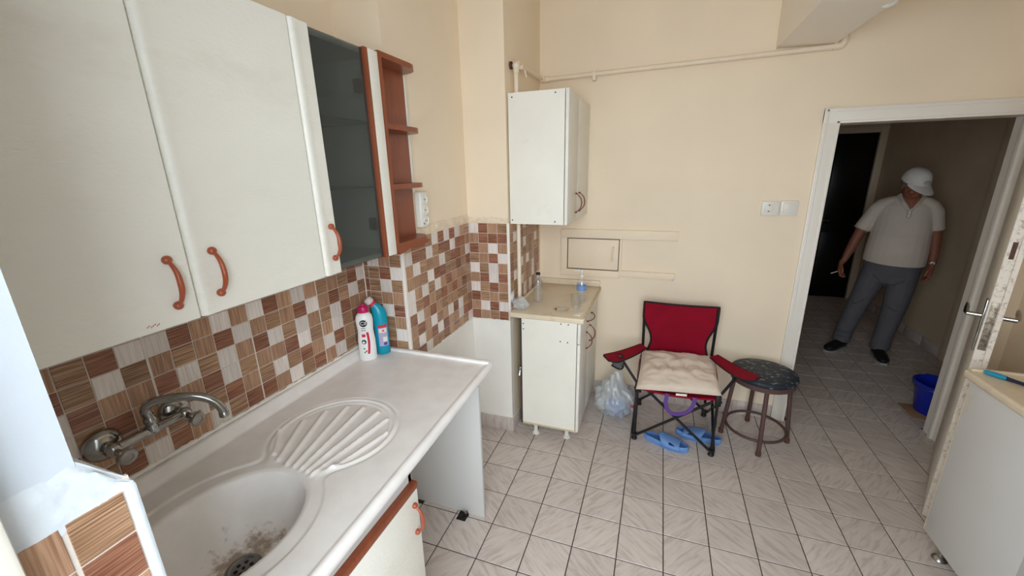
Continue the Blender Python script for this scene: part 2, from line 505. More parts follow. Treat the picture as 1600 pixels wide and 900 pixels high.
def inst(name, me, m, parent, loc, rot=(0, 0, 0), scale=None):
    """a piece that shares mesh data; material linked on the object"""
    o = bpy.data.objects.new(name, me)
    COL.objects.link(o)
    o.parent = parent
    o.location = loc; o.rotation_euler = rot
    if m is not None:
        o.material_slots[0].link = 'OBJECT'; o.material_slots[0].material = MATS[m]
    return o

def remeshed(name, mb, voxel, smooth_iter, m, parent, local=True):
    """union of the closed shells in mb as one continuous skin"""
    me = bpy.data.meshes.new(name+'_src'); me.from_pydata(mb.v, [], mb.f); me.update()
    o = bpy.data.objects.new(name+'_src', me); COL.objects.link(o)
    md = o.modifiers.new('r', 'REMESH'); md.mode = 'VOXEL'; md.voxel_size = voxel
    if smooth_iter:
        s = o.modifiers.new('s', 'SMOOTH'); s.factor = 0.5; s.iterations = smooth_iter
    dg = bpy.context.evaluated_depsgraph_get()
    ev = o.evaluated_get(dg)
    nm = bpy.data.meshes.new_from_object(ev)
    bpy.data.objects.remove(o); bpy.data.meshes.remove(me)
    nm.name = name
    nm.materials.clear()
    ms = m if isinstance(m, (list, tuple)) else [m]
    for k in ms: nm.materials.append(MATS[k])
    nm.polygons.foreach_set('use_smooth', [True]*len(nm.polygons))
    nm.update()
    r = bpy.data.objects.new(name, nm); COL.objects.link(r); r.parent = parent
    return r

def text_mesh(s, size, depth=0.0004):
    cu = bpy.data.curves.new('t', 'FONT'); cu.body = s; cu.size = size; cu.extrude = depth
    cu.align_x = 'CENTER'; cu.align_y = 'CENTER'
    o = bpy.data.objects.new('t', cu); COL.objects.link(o)
    dg = bpy.context.evaluated_depsgraph_get()
    me = bpy.data.meshes.new_from_object(o.evaluated_get(dg))
    vs = [v.co.copy() for v in me.vertices]; fs = [tuple(p.vertices) for p in me.polygons]
    bpy.data.objects.remove(o); bpy.data.curves.remove(cu); bpy.data.meshes.remove(me)
    return vs, fs

def arc(c, r, a0, a1, n):
    return [(c[0]+r*math.cos(a0+(a1-a0)*i/n), c[1]+r*math.sin(a0+(a1-a0)*i/n)) for i in range(n+1)]

def bez(p0, p1, p2, p3, n=12):
    out = []
    p0, p1, p2, p3 = map(Vector, (p0, p1, p2, p3))
    for i in range(n+1):
        t = i/n; q = 1-t
        out.append(p0*q**3+p1*3*q*q*t+p2*3*q*t*t+p3*t**3)
    return out

# ------------------------------------------------------------------ key planes (metres; floor tile pitch 0.2 m)
XA, XB, XC = -1.035, -0.812, -0.556      # the three steps of the left wall
Y1, Y2, YB = 0.048, 0.746, 1.43          # pier face, second step, back wall
YF = -1.256                               # inner face of the front (balcony) wall
XR = 2.16                                 # right wall
ZC = 2.78                                 # ceiling
OX, OZ = 1.00, 2.32                        # right side and top of the balcony opening
YH = 1.56                                 # hall side of the back wall

# ================================================================== STRUCTURE
# ---- floors
_tile_cache = {}
def floor_tile_mesh(w, h):
    k = (round(w, 4), round(h, 4))
    if k in _tile_cache: return _tile_cache[k]
    b = MB()
    j = 0.0023; c = 0.0012
    x, y = w/2-j, h/2-j
    b.add([(-x, -y, -0.008), (x, -y, -0.008), (x, y, -0.008), (-x, y, -0.008),
           (-x, -y, -c), (x, -y, -c), (x, y, -c), (-x, y, -c),
           (-x+c, -y+c, 0), (x-c, -y+c, 0), (x-c, y-c, 0), (-x+c, y-c, 0)],
          [(0, 1, 5, 4), (1, 2, 6, 5), (2, 3, 7, 6), (3, 0, 4, 7), (4, 5, 9, 8), (5, 6, 10, 9), (6, 7, 11, 10), (7, 4, 8, 11), (8, 9, 10, 11)])
    me = bpy.data.meshes.new('floor_tile'); me.from_pydata(b.v, [], b.f); me.materials.append(MATS['floor_tile']); me.update()
    _tile_cache[k] = me
    return me

def lay(parent, cells):
    for (x0, x1, y0, y1) in cells:
        if x1-x0 < 0.02 or y1-y0 < 0.02: continue
        inst('tile', floor_tile_mesh(x1-x0, y1-y0), None, parent, ((x0+x1)/2, (y0+y1)/2, 0))

fl = struct('floor', MB().box(XA-0.1, XR+0.1, -1.5, YB+0.02, -0.12, -0.0022), 'grout_dark')
cells = []
for i in range(-6, 11):
    for j in range(-7, 8):
        x0, x1, y0, y1 = i*0.2, i*0.2+0.2, j*0.2, j*0.2+0.2
        lim = XA if y1 <= 0.05 else (XB if y0 < 0.7 else XC)
        x0 = max(x0, lim); x1 = min(x1, XR); y0 = max(y0, -1.4)
        if y1 > YB: y1 = YB
        if x1 <= x0 or y1 <= y0: continue
        if y1 == YB and x0 > 1.1 and x1 < 2.05: continue
        cells.append((x0, x1, y0, y1))
lay(fl, cells)
fh = struct('floor_hallway', MB().box(1.0, 2.85, YB+0.02, 5.2, -0.12, -0.0022), 'grout_dark')
cells = []
for i in range(5, 14):
    for j in range(7, 24):
        x0, x1, y0, y1 = i*0.2, i*0.2+0.2, j*0.2, j*0.2+0.2
        if j == 7:
            if x0 < 1.15 or x1 > 2.05: continue
            x0 = max(x0, 1.175); x1 = min(x1, 2.0)
        x1 = min(x1, 2.72); y1 = min(y1, 4.76)
        cells.append((x0, x1, y0, y1))
lay(fh, cells)

# ---- mosaic cell pieces
CELL = 0.0605
ZT = 1.392                                  # top of the mosaic
def cell_mesh(w, h, t=0.0020):
    k = ('c', round(w, 4), round(h, 4))
    if k in _tile_cache: return _tile_cache[k]
    j = 0.0014; c = 0.0007
    x, z = w/2-j, h/2-j
    b = MB()
    b.add([(-x, 0, -z), (x, 0, -z), (x, 0, z), (-x, 0, z),
           (-x, -t+c, -z), (x, -t+c, -z), (x, -t+c, z), (-x, -t+c, z),
           (-x+c, -t, -z+c), (x-c, -t, -z+c), (x-c, -t, z-c), (-x+c, -t, z-c)],
          [(0, 1, 5, 4), (1, 2, 6, 5), (2, 3, 7, 6), (3, 0, 4, 7), (4, 5, 9, 8), (5, 6, 10, 9), (6, 7, 11, 10), (7, 4, 8, 11), (8, 9, 10, 11)])
    me = bpy.data.meshes.new('mosaic_cell'); me.from_pydata(b.v, [], b.f); me.materials.append(MATS['cell_M']); me.update()
    _tile_cache[k] = me
    return me

def mosaic(parent, kind, plane, spans, rows, pick, thick=()):
    """cells on a wall; kind 'x' = wall facing +X at x=plane with spans along Y, 'y' = wall facing -Y at y=plane with spans along X"""
    rz = math.radians(90) if kind == 'x' else 0.0
    for ci, (s0, s1) in enumerate(spans):
        if ci in thick: s0 += 0.0016
        if ci+1 in thick: s1 -= 0.0016
        for ri, (z0, z1) in rows:
            if s1-s0 < 0.008 or z1-z0 < 0.008: continue
            p = ((plane+0.0025, (s0+s1)/2, (z0+z1)/2) if kind == 'x' else ((s0+s1)/2, plane-0.0025, (z0+z1)/2))
            inst('mosaic_tile', cell_mesh(s1-s0, z1-z0), 'cell_'+pick(ci, ri), parent, p, (0, 0, rz))

rr = random.Random(11)
_grid = {}
def rnd_pick(key):
    def f(ci, ri):
        if (key, ci, ri) in _grid: return _grid[(key, ci, ri)]
        lft = _grid.get((key, ci-1, ri)); up = _grid.get((key, ci, ri-1))
        while True:
            c = rr.choice('DDHHHMMMLLLL')
            if c == 'L' and (lft == 'L' or (up == 'L' and rr.random() < 0.7)): continue
            break
        _grid[(key, ci, ri)] = c
        return c
    return f

# two printed sheets, rows 1..8, columns written from left to right in the room
PA = {0: 'HDMLD', 1: 'DMHDM', 2: 'HMHDL', 3: 'MDHLH', 4: 'HLDMM', 5: 'MLHDM', 6: 'LDMHM', 7: 'MLHDL', 8: 'HDMLM'}
PB = {0: 'MHDMH', 1: 'MDHHD', 2: 'LDMLM', 3: 'MHMDL', 4: 'DLHLM', 5: 'MMDLH', 6: 'HLHDM', 7: 'DMLHD', 8: 'LHMDH'}
def wallA_pick(ci, ri):
    k = ci            # column counted from the pier, 0 = at the pier
    blk = k//5
    pat = PA if blk in (0, 3) else PB
    return pat[ri % 9][4-k % 5]
PIER = {1: 'DLMH', 2: 'HHDL', 3: 'DHLH', 4: 'HHMM', 5: 'MDLD', 6: 'HMHM', 7: 'MDHL', 8: 'HMDH', 0: 'HMDM'}
F2 = ['LDMH', 'MDDD', 'DMLM', 'HMDL', 'LHLM', 'MDLD', 'LHDM', 'DHMH', 'MLDL', 'DMHD']
def rowsof(z_low, a=0):
    out = []
    for r in range(a, 10):
        z1 = ZT-CELL*r; z0 = z1-CELL
        if z1 <= z_low+0.006: break
        out.append((r, (max(z0, z_low), z1)))
    return out

# ---- left wall, sink section + pier
b = MB()
b.box(XA-0.2, XA, YF-0.2, Y1, -0.02, ZC)
b.box(XA-0.2, XB, Y1, Y1+0.012, -0.02, ZC)
wl = struct('wall_left', b, 'cream_paint')
g = MB()
g.box(XA-0.002, XA+0.0025, YF, Y1, 0.86, ZT)
g.box(XA, XB-0.0008, Y1-0.0025, Y1+0.002, 0.80, ZT)
build('grout', g, 'grout_light', wl)
spansA = [(Y1+0.004-0.061*(k+1), Y1+0.004-0.061*k if k else Y1-0.003) for k in range(21)]
mosaic(wl, 'x', XA, spansA, rowsof(0.895), wallA_pick)
spansP = [(XA+0.006, XB-3*0.0612-0.009), (XB-3*0.0612-0.009, XB-2*0.0612-0.009), (XB-2*0.0612-0.009, XB-0.0612-0.009), (XB-0.0612-0.009, XB-0.009)]
mosaic(wl, 'y', Y1, spansP, rowsof(0.865), lambda c, r: PIER[r % 9][c])
build('corner_joint', MB().tube([(XA+0.004, Y1-0.004, 0.87), (XA+0.004, Y1-0.004, ZT)], 0.0045, 8), 'grout_light', wl)
build('sheet_joint', MB().box(XA, XA+0.0052, -0.2545, -0.2505, 0.89, ZT), 'grout_light', wl)
build('sheet_joint', MB().box(XA, XA+0.0052, -0.5595, -0.5555, 0.89, ZT), 'grout_light', wl)
build('sheet_joint', MB().box(XA, XA+0.0054, -0.8655, -0.8595, 0.89, ZT), 'grout_light', wl)
# lumpy filler bead between tiles and worktop
def bead(path, r, amp, seed):
    P = []
    R = []
    for i in range(len(path)-1):
        a, c = Vector(path[i]), Vector(path[i+1]); n = max(2, int((c-a).length/0.012))
        for k in range(n):
            p = a.lerp(c, k/n); q = noise.noise(p*60+Vector((seed, 0, 0)))
            P.append(p+Vector((0, 0, q*amp*0.6))); R.append(max(0.0015, r*(1+q*0.8)))
    P.append(Vector(path[-1])); R.append(r*0.8)
    return MB().tube(P, R, 8)
build('filler_bead', bead([(XA+0.006, YF+0.02, 0.907), (XA+0.006, Y1-0.01, 0.898)], 0.0065, 0.005, 3), 'lower_white', wl)

# ---- left wall, recessed section (between the pier and the second step)
b = MB()
b.box(XB-0.3, XB, Y1+0.012, Y2, -0.02, ZC)
b.box(XB-0.3, XC, Y2, Y2+0.012, -0.02, ZC)
wr = struct('wall_left_recess', b, ['cream_paint'])
g = MB()
g.box(XB-0.002, XB+0.0025, Y1+0.001, Y2-0.001, 0.787, ZT)
g.box(XB, XC-0.001, Y2-0.0025, Y2+0.002, 0.787, ZT)
build('grout', g, 'grout_light', wr)
n = 11
wB = (Y2-0.004-Y1-0.010)/n
spansB = [(Y1+0.010+wB*k, Y1+0.010+wB*(k+1)) for k in range(n)]
mosaic(wr, 'x', XB, spansB, rowsof(0.787), rnd_pick('B'))
w2 = (XC-0.008-XB-0.004)/4
spans2 = [(XB+0.004+w2*k, XB+0.004+w2*(k+1)) for k in range(4)]
mosaic(wr, 'y', Y2, spans2, rowsof(0.787), lambda c, r: F2[r][c])
build('corner_trim', MB().rbox(XB-0.008, XB+0.0085, Y1-0.0085, Y1+0.008, 0.867, ZT, 0.003), 'trim_white', wr)
build('corner_trim', MB().rbox(XC-0.008, XC+0.0075, Y2-0.0075, Y2+0.008, 0.83, ZT+0.002, 0.003), 'trim_white', wr)
# white lower plaster
lw = MB()
lw.box(XB-0.001, XB+0.004, Y1+0.002, Y2, 0.0, 0.787)
lw.box(XB, XC+0.002, Y2-0.004, Y2+0.05, 0.0, 0.787)
build('lower_plaster', lw, 'lower_white', wr)
# ragged plaster above the tiles
def ragged(plane, kind, s0, s1, z, hgt, t, seed):
    def fn(u, v):
        s = s0+(s1-s0)*u
        q = noise.noise(Vector((s*28+seed, v*3, 0)))*0.5+noise.noise(Vector((s*75+seed, v*9, 4)))*0.35
        d = t*(math.sin(math.pi*min(1, v*1.15+0.05))**0.7)*(0.65+0.5*q) if v < 0.87 else 0
        zz = z-0.006+(hgt+0.006+0.01*q)*v+(0.006*q if v < 0.3 else 0)
        return (plane+max(d, 0.0004), s, zz) if kind == 'x' else (s, plane-max(d, 0.0004), zz)
    return MB().sheet(fn, int((s1-s0)/0.006), 8)
build('plaster_edge', ragged(XB, 'x', 0.16, Y2, ZT, 0.05, 0.012, 2.0), 'cream_plaster', wr, smooth=60)
pe = ragged(XB*0+Y2, 'y', XB, XC, ZT, 0.035, 0.012, 9.0)
build('plaster_edge', pe, 'cream_plaster', wr, smooth=60)
build('filler_bead', bead([(XB+0.005, Y1+0.02, 0.787), (XB+0.005, Y2-0.01, 0.787), (XC-0.005, Y2-0.006, 0.787)], 0.0050, 0.006, 8), 'lower_white', wr)

# ---- left wall, last section to the back corner
wc = struct('wall_left_back', MB().box(XC-0.2, XC, Y2+0.012, YB, -0.02, ZC), 'cream_paint')
g = MB(); g.box(XC-0.002, XC+0.0025, Y2+0.001, 1.382, 0.86, ZT); build('grout', g, 'grout_light', wc)
n = 10
spansC = [(Y2+0.012+0.0622*k, Y2+0.012+0.0622*(k+1)) for k in range(n)]
mosaic(wc, 'x', XC, spansC, rowsof(0.87), rnd_pick('C'))

# ---- back wall with doorway
DX0, DX1, DZ = 1.175, 2.0, 1.905
b = MB()
b.box(XC-0.2, DX0, YB, YH, -0.12, ZC)
b.box(DX1, 2.9, YB, YH, -0.12, ZC)
b.box(DX0, DX1, YB, YH, DZ, ZC)
wb = struct('wall_back', b, 'cream_paint')
# door casing (stepped profile) + lining
b = MB()
for (x0, x1, z0, z1) in ((1.098, 1.178, 0, 1.985), (1.996, 2.078, 0, 1.985)):
    b.rbox(x0, x1, YB-0.016, YB+0.002, z0, z1, 0.004)
b.rbox(1.098, 2.078, YB-0.0165, YB+0.002, 1.902, 1.985, 0.004)
b.rbox(1.106, 1.120, YB-0.021, YB-0.01, 0, 1.978, 0.003)
b.rbox(2.054, 2.068, YB-0.021, YB-0.01, 0, 1.978, 0.003)
b.rbox(1.106, 2.068, YB-0.021, YB-0.01, 1.965, 1.978, 0.003)
b.rbox(1.162, 1.178, YB-0.020, YB-0.01, 0, 1.915, 0.003)
b.rbox(1.996, 2.012, YB-0.020, YB-0.01, 0, 1.915, 0.003)
b.rbox(1.162, 2.012, YB-0.020, YB-0.01, 1.902, 1.916, 0.003)
b.box(DX0-0.02, DX0+0.003, YB-0.01, YH+0.012, 0, DZ)
b.box(DX1-0.003, DX1+0.02, YB-0.01, YH+0.012, 0, DZ)
b.box(DX0-0.02, DX1+0.02, YB-0.01, YH+0.012, DZ-0.003, DZ+0.02)
b.rbox(DX1-0.016, DX1, YB+0.045, YB+0.075, 0, DZ, 0.003)
struct('trim_1', b, 'worn_trim' if 'worn_trim' in MATS else 'trim_white')

# ---- right wall, front wall with the balcony opening, ceiling
struct('wall_right', MB().box(XR, XR+0.2, -1.5, YB, -0.02, ZC), 'cream_paint')
b = MB()
b.box(XA-0.2, -0.31, -1.45, YF-0.04, -0.02, ZC)               # left of the opening, thin upper part
b.box(OX, XR+0.2, -1.45, YF, -0.02, ZC)
b.box(-0.31, OX, -1.45, YF-0.04, OZ, ZC)
wf = struct('wall_front', b, 'white_paint')
# thicker tiled lower part with a sloping plaster ledge
b = MB()
b.prism([(YF-0.045, 0.0), (YF, 0.0), (YF, 1.338), (YF-0.012, 1.352), (YF-0.045, 1.40)], XA-0.05, -0.312, 'x')
build('ledge_plaster', b, 'plaster', wf)
def ledge_skin(u, v):
    y = -1.44+(YF+1.44)*u
    base = 1.338 if y > -1.318 else 1.332-(-1.318-y)*0.35
    q = noise.noise(Vector((y*40, v*4, 1)))*0.5+noise.noise(Vector((y*110, v*9, 7)))*0.3
    top = 1.40 if y < YF-0.042 else 1.395-(y-YF+0.042)*1.35
    z = base-0.010+0.009*q+(top-base+0.010)*v
    return (-0.312+0.0065*(0.55+0.5*q)*(1 if v < 0.9 else 0.3), y, z)
build('plaster_skin', MB().sheet(ledge_skin, 40, 12), 'plaster', wf, smooth=60)
g = MB(); g.box(-0.315, -0.3095, -1.45, YF-0.002, 0.0, 1.345); build('grout', g, 'grout_light', wf)
spansF = [(-1.440, -1.384), (-1.383, -1.3232), (-1.3208, -1.2665)]
nf = MB()
mosaic(wf, 'x', -0.312, spansF, [(r, (ZT-CELL*(r+1), ZT-CELL*r)) for r in range(1, 12)], lambda c, r: {1: 'DMH', 2: 'HMD', 3: 'LHM', 4: 'DMH', 5: 'MLD', 6: 'HDL', 7: 'LMH', 8: 'DHM', 9: 'MLD', 10: 'HDM', 11: 'DMH'}[r][c])
build('corner_trim', MB().rbox(-0.322, -0.304, -1.266, YF+0.002, 0.0, 1.335, 0.004), 'plaster', wf)
# window frame of the balcony door (a sliver shows at the left border)
b = MB()
b.rbox(-0.325, -0.285, -1.44, -1.359, 0.0, OZ, 0.006)
b.rbox(-0.285, OX, -1.44, -1.37, OZ-0.05, OZ, 0.006)
b.rbox(OX-0.04, OX, -1.44, -1.37, 0.0, OZ-0.05, 0.006)
struct('window_1', b, 'plastic_white')
struct('ceiling', MB().box(XA-0.2, XR+0.2, -1.5, YH, ZC, ZC+0.1), 'ceiling_paint')
struct('floor_light_bound', MB().box(-1.4, 2.1, -2.75, -1.5, -0.15, -0.03), 'light_block_concrete')  # unseen slab, added to cut off sky light from below
struct('ceiling_sky_block', MB().box(-1.4, 2.1, -2.75, -1.45, 2.85, 3.0), 'ceiling_paint')  # unseen roof, added to keep high sky light out of the room
b = MB(); b.box(-1.4, 2.1, -2.75, -2.65, -0.03, 0.95); b.box(-1.4, -1.3, -2.65, -1.45, -0.03, 2.85); b.box(2.0, 2.1, -2.65, -1.45, -0.03, 2.85)  # unseen parapet and side walls, added to hold back low sky light
struct('wall_sky_block', b, 'light_block_concrete')

# ---- hallway shell
HX = 2.72
b = MB(); b.box(HX, HX+0.15, 2.88, 5.0, -0.12, 2.62); struct('wall_hall_right', b, 'hall_paint')
b = MB(); b.box(HX+0.004, HX+0.15, YH-0.01, 2.88, -0.12, 2.62); struct('wall_hall_right_near', b, 'hall_paint')
b = MB(); b.box(0.86, 2.19, 4.76, 4.9, -0.12, 2.62); b.box(2.645, HX+0.1, 4.76, 4.9, -0.12, 2.62); b.box(2.19, 2.645, 4.76, 4.9, 2.03, 2.62); b.box(2.1, 2.8, 4.9, 4.95, -0.12, 2.62)  # last box: backing added behind the door against leaking sky light
struct('wall_hall_back', b, 'hall_paint')
struct('wall_hall_left', MB().box(0.85, 1.0, YH-0.01, 4.9, -0.12, 2.62), 'hall_paint')
struct('ceiling_hall', MB().box(0.85, 2.9, YH, 5.0, 2.6, 2.7), 'hall_paint')
b = MB()
b.rbox(2.640, 2.715, 4.738, 4.765, 0, 2.10, 0.005); b.rbox(2.12, 2.195, 4.738, 4.765, 0, 2.10, 0.005); b.rbox(2.196, 2.639, 4.739, 4.765, 2.03, 2.10, 0.005)
struct('trim_2', b, 'hall_trim')
d2 = thing('door_2', (2.42, 4.80, 0), None, None, kind='structure')
build('leaf', MB().rbox(2.195, 2.64, 4.775, 4.815, 0.0, 2.03, 0.003), 'dark_door', d2)
for (z0, z1) in ((0.12, 0.85), (0.95, 1.9)):
    build('panel', MB().rbox(2.25, 2.59, 4.768, 4.777, z0, z1, 0.004), 'dark_door', d2)
build('door_handle', MB().tube([(2.225, 4.776, 1.0), (2.225, 4.745, 1.0), (2.30, 4.745, 1.0)], 0.008, 8), 'chrome_dull', d2)
# casing of another door at the right of the hall
b = MB()
b.rbox(HX-0.03, HX+0.02, 2.76, 2.885, 0, 2.15, 0.006)
b.rbox(HX-0.018, HX+0.02, 2.70, 2.765, 0, 2.12, 0.006)
struct('trim_3', b, 'hall_trim')

# ---- baseboards made of cut floor tiles
def baseboard(name, pieces):
    """pieces: (x0,x1,y0,y1)"""
    p = thing(name, (pieces[0][0], pieces[0][2], 0), None, None, kind='structure')
    for (x0, x1, y0, y1) in pieces:
        build('tile', MB().rbox(x0, x1, y0, y1, 0.0, 0.098, 0.0025), 'floor_tile', p)
    return p
baseboard('baseboard_left', [(XB+0.005, XC+0.011, Y2-0.015, Y2-0.003), (XC+0.001, XC+0.011, Y2-0.003, Y2+0.2), (XC+0.001, XC+0.011, Y2+0.202, Y2+0.402), (XC+0.001, XC+0.011, Y2+0.404, 1.418)])
baseboard('baseboard_back', [(XC+0.012+i*0.2, min(XC+0.010+(i+1)*0.2, 1.096), YB-0.011, YB-0.0005) for i in range(9) if XC+0.012+i*0.2 < 1.09])
baseboard('baseboard_recess', [(XB+0.005, XB+0.015, Y1+0.01+i*0.2, min(Y1+0.008+(i+1)*0.2, Y2-0.016)) for i in range(4) if Y1+0.01+i*0.2 < Y2-0.05])
baseboard('baseboard_hall', [(HX-0.012, HX-0.0005, 2.89+i*0.31, min(2.888+(i+1)*0.31, 4.735)) for i in range(6)])
baseboard('baseboard_hall_back', [(1.02, 1.55, 4.748, 4.7595), (1.552, 2.118, 4.748, 4.7595)])

# ================================================================== OBJECTS
# ---- bow handle: standoffs with round buttons, arched bar. axis 'z' vertical or 'y' horizontal; protrudes along +X
def bow_handle(parent, x, y, z, length=0.10, axis='z', m='handle_brown', r=0.0052, out=0.024, label=None):
    b = MB(); k_ = 1.0 if r > 0.004 else 0.62
    h = length/2
    P, R = [], []
    for i in range(17):
        t = -1+2*i/16
        o = 0.006+out*(1-abs(t)**2.6)
        P.append((x+o, y, z+t*h) if axis == 'z' else (x+o, y+t*h, z))
        R.append(r*(0.72+0.42*(1-t*t)))
    b.tube(P, R, 10, ell=(1.0, 1.0))
    for s in (-1, 1):
        c = (x, y, z+s*h) if axis == 'z' else (x, y+s*h, z)
        b.lathe([(q0*k_, q1) for q0, q1 in ((0.0, 0.0), (0.0085, 0.0), (0.0095, 0.004), (0.0088, 0.009), (0.005, 0.0125), (0, 0.0135))], c, 'x', 14)
    return build('handle', b, m, parent, smooth=50, label=label)

# ---- wall cabinets over the sink
XFR = -0.700; ZL, ZU = 1.383, 2.093
def softline_door(y0, y1, z0, z1, roll_left=True):
    """slab door 20 mm thick whose left edge is a fat roll"""
    x0, x1 = XFR-0.020, XFR
    poly = [(x0, y1), (x0, y0)]
    if roll_left:
        c = (x1-0.014, y0+0.016)
        poly = [(x0, y1), (x0, y0+0.004)]
        poly += [(x1-0.012, y0)]
        poly += [(x1+0.003+0.013*(math.cos(a)-1), y0+0.014-0.014*math.cos(a-math.pi/2+math.pi/2)) if False else
                 (x1-0.010+0.013*math.sin(a), y0+0.013-0.013*math.cos(a)) for a in [math.radians(d) for d in range(10, 91, 10)]]
        poly += [(x1+0.003, y0+0.018), (x1+0.0015, y0+0.026), (x1, y0+0.034)]
    else:
        poly += [(x1-0.003, y0), (x1, y0+0.003)]
    poly += [(x1, y1-0.004), (x1-0.004, y1)]
    poly = [(p[0], p[1]) for p in poly]
    n = len(poly)
    return MB().prism(poly, z0, z1, 'z')

def wall_cab(y0, y1, label, doors=True, glass=False):
    t = thing('wall_cabinet', (XA, (y0+y1)/2, ZL), label, 'cabinet', 'white wall cabinets above the sink')
    xb0, xb1 = XA+0.0075, XFR-0.021
    b = MB()
    b.box(xb0, xb1, y0, y0+0.016, ZL, ZU)
    b.box(xb0, xb1, y1-0.016, y1, ZL, ZU)
    b.box(xb0, xb1, y0+0.016, y1-0.016, ZL, ZL+0.016)
    b.box(xb0, xb1, y0+0.016, y1-0.016, ZU-0.016, ZU)
    b.box(xb0, xb0+0.006, y0+0.016, y1-0.016, ZL+0.016, ZU-0.016)
    build('body', b, 'cab_board', t, smooth=0)
    return t

Y_1, Y_2, Y_3 = -0.8965, -0.517, -0.138
c1 = wall_cab(YF+0.004, Y_1-0.001, 'plain white wall cabinet nearest the camera with a small red scuff')
d = build('door', softline_door(YF+0.006, Y_1-0.002, ZL-0.004, ZU+0.002, False), 'cab_white', c1)
bow_handle(d, XFR, -0.942, 1.4715)
sc = MB()
for i in range(7):
    y = -1.006+i*0.0036; z = 1.391+0.002*math.sin(i*2.1)
    sc.add([(XFR+0.0004, y, z), (XFR+0.0004, y+0.0026, z+0.003), (XFR+0.0004, y+0.002, z+0.0045), (XFR+0.0004, y-0.0006, z+0.002)], [(0, 1, 2, 3)])
build('scuff_mark', sc, 'cif_red', d, smooth=0, label='small red scuff near the bottom edge')
c2 = wall_cab(Y_1+0.001, Y_2-0.001, 'plain white wall cabinet directly above the drainer, beside the glass cabinet')
d = build('door', softline_door(Y_1+0.002, Y_2-0.002, ZL-0.004, ZU+0.002), 'cab_white', c2)
bow_handle(d, XFR, -0.847, 1.4735)
c3 = wall_cab(Y_2+0.001, Y_3, 'narrow wall cabinet with a smoked glass door and glass shelves')
d = build('door', softline_door(Y_2+0.002, -0.447, ZL-0.004, ZU+0.002), 'cab_white', c3, label='white left stile carrying the handle')
bow_handle(d, XFR, -0.473, 1.480)
build('glass_pane', MB().box(XFR-0.012, XFR-0.008, -0.447, -0.213, ZL, ZU-0.002), 'smoked_glass', d, smooth=0)
build('brown_edging', MB().box(XFR-0.020, XFR+0.001, -0.214, -0.196, ZL-0.004, ZU+0.002), 'cherry_wood', d, smooth=0)
build('right_stile', MB().rbox(XFR-0.020, XFR, -0.196, -0.141, ZL-0.004, ZU+0.002, 0.0015), 'cab_white', d)
for z in (1.640, 1.862):
    build('glass_shelf', MB().rbox(XA+0.02, XFR-0.03, Y_2+0.018, Y_3-0.018, z-0.0025, z+0.0025, 0.001), 'shelf_glass', c3)
for z in (1.505, 1.978):
    hb = MB(); hb.rbox(XFR-0.055, XFR-0.022, -0.222, -0.200, z-0.022, z+0.022, 0.004); hb.lathe([(0, 0), (0.014, 0), (0.014, 0.004), (0, 0.004)], (XFR-0.024, -0.226, z), 'x', 12)
    build('hinge', hb, 'black_plastic', c3)
build('lining', MB().box(XA+0.015, XA+0.017, Y_2+0.018, Y_3-0.018, ZL+0.018, ZU-0.018), 'cab_grey', c3, smooth=0)

# ---- open cherry end shelf
t = thing('corner_shelf', (XB, 0.0, ZL-0.01), 'open cherry wood end shelf with rounded tiers beside the glass cabinet', 'shelf')
ys0, ys1 = -0.1365, 0.148
b = MB(); b.box(XA+0.01, XFR, ys0, ys0+0.017, 1.385, 2.102); build('side_panel', b, 'cherry_wood', t, smooth=0)
b = MB(); b.box(XB+0.010, XB+0.022, ys0+0.017, ys1-0.004, 1.40, 2.083); build('back_panel', b, 'cherry_wood', t, smooth=0)
def tier(z0, z1, extra=0.0):
    r = 0.085
    poly = [(XB+0.0105, ys0+0.0172), (XFR-0.0005, ys0+0.0172)]
    poly += arc((XFR-0.0005-r, ys1+extra-r), r, 0, math.pi/2, 10)
    poly += [(XB+0.0105, ys1+extra)]
    return MB().prism(poly, z0, z1, 'z')
for (z0, z1) in ((2.083, 2.102), (1.846, 1.865), (1.626, 1.645), (1.398, 1.416)):
    build('tier', tier(z0, z1), 'cherry_wood', t, smooth=30)
# scalloped apron under the lowest tier
prof = [(ys0+0.017, 1.398), (ys1-0.03, 1.398), (ys1-0.035, 1.392)]
for i in range(13):
    a = i/12
    y = ys1-0.04-(ys1-0.04-ys0-0.017)*a
    prof.append((y, 1.391-0.010*abs(math.sin(a*math.pi*1.5))-0.010*a))
build('apron', MB().prism(prof, XFR-0.016, XFR-0.001, 'x'), 'cherry_wood', t, smooth=0)

# ---- multi socket and trunking on the wall beside the shelf
t = thing('power_strip', (XB, 0.222, 1.44), 'white three-way power strip fixed to the wall beside the cherry shelf', 'power strip')
build('body', MB().rbox(XB+0.0005, XB+0.036, 0.182, 0.246, 1.436, 1.602, 0.008, 3), 'plastic_white', t)
for k in range(3):
    z = 1.565-k*0.049
    s = build('socket', MB().lathe([(0.019, 0), (0.021, 0.002), (0.0205, 0.006), (0.0175, 0.006), (0.017, 0.002), (0, 0.002)], (XB+0.0355, 0.216, z), 'x', 20), 'plastic_white', t)
    hh = MB()
    for dy in (-0.006, 0.006): hh.lathe([(0, 0), (0.0028, 0), (0.0028, 0.0006), (0, 0.0006)], (XB+0.0378, 0.216+dy, z), 'x', 8)
    build('pin_hole', hh, 'black_plastic', s)
build('power_switch_dots', MB().rbox(XB+0.0355, XB+0.0385, 0.196, 0.203, 1.45, 1.462, 0.001), 'black_plastic', t)
t = build('cable_trunking', MB().rbox(XB+0.0005, XB+0.016, 0.152, 0.176, 1.600, 2.083, 0.003).rbox(XB+0.016, XB+0.018, 0.160, 0.168, 1.602, 2.081, 0.0008),
          'plastic_white', None, origin=(XB, 0.164, 1.6), label='thin white vertical cable trunking running behind the cherry shelf', cat='trunking')

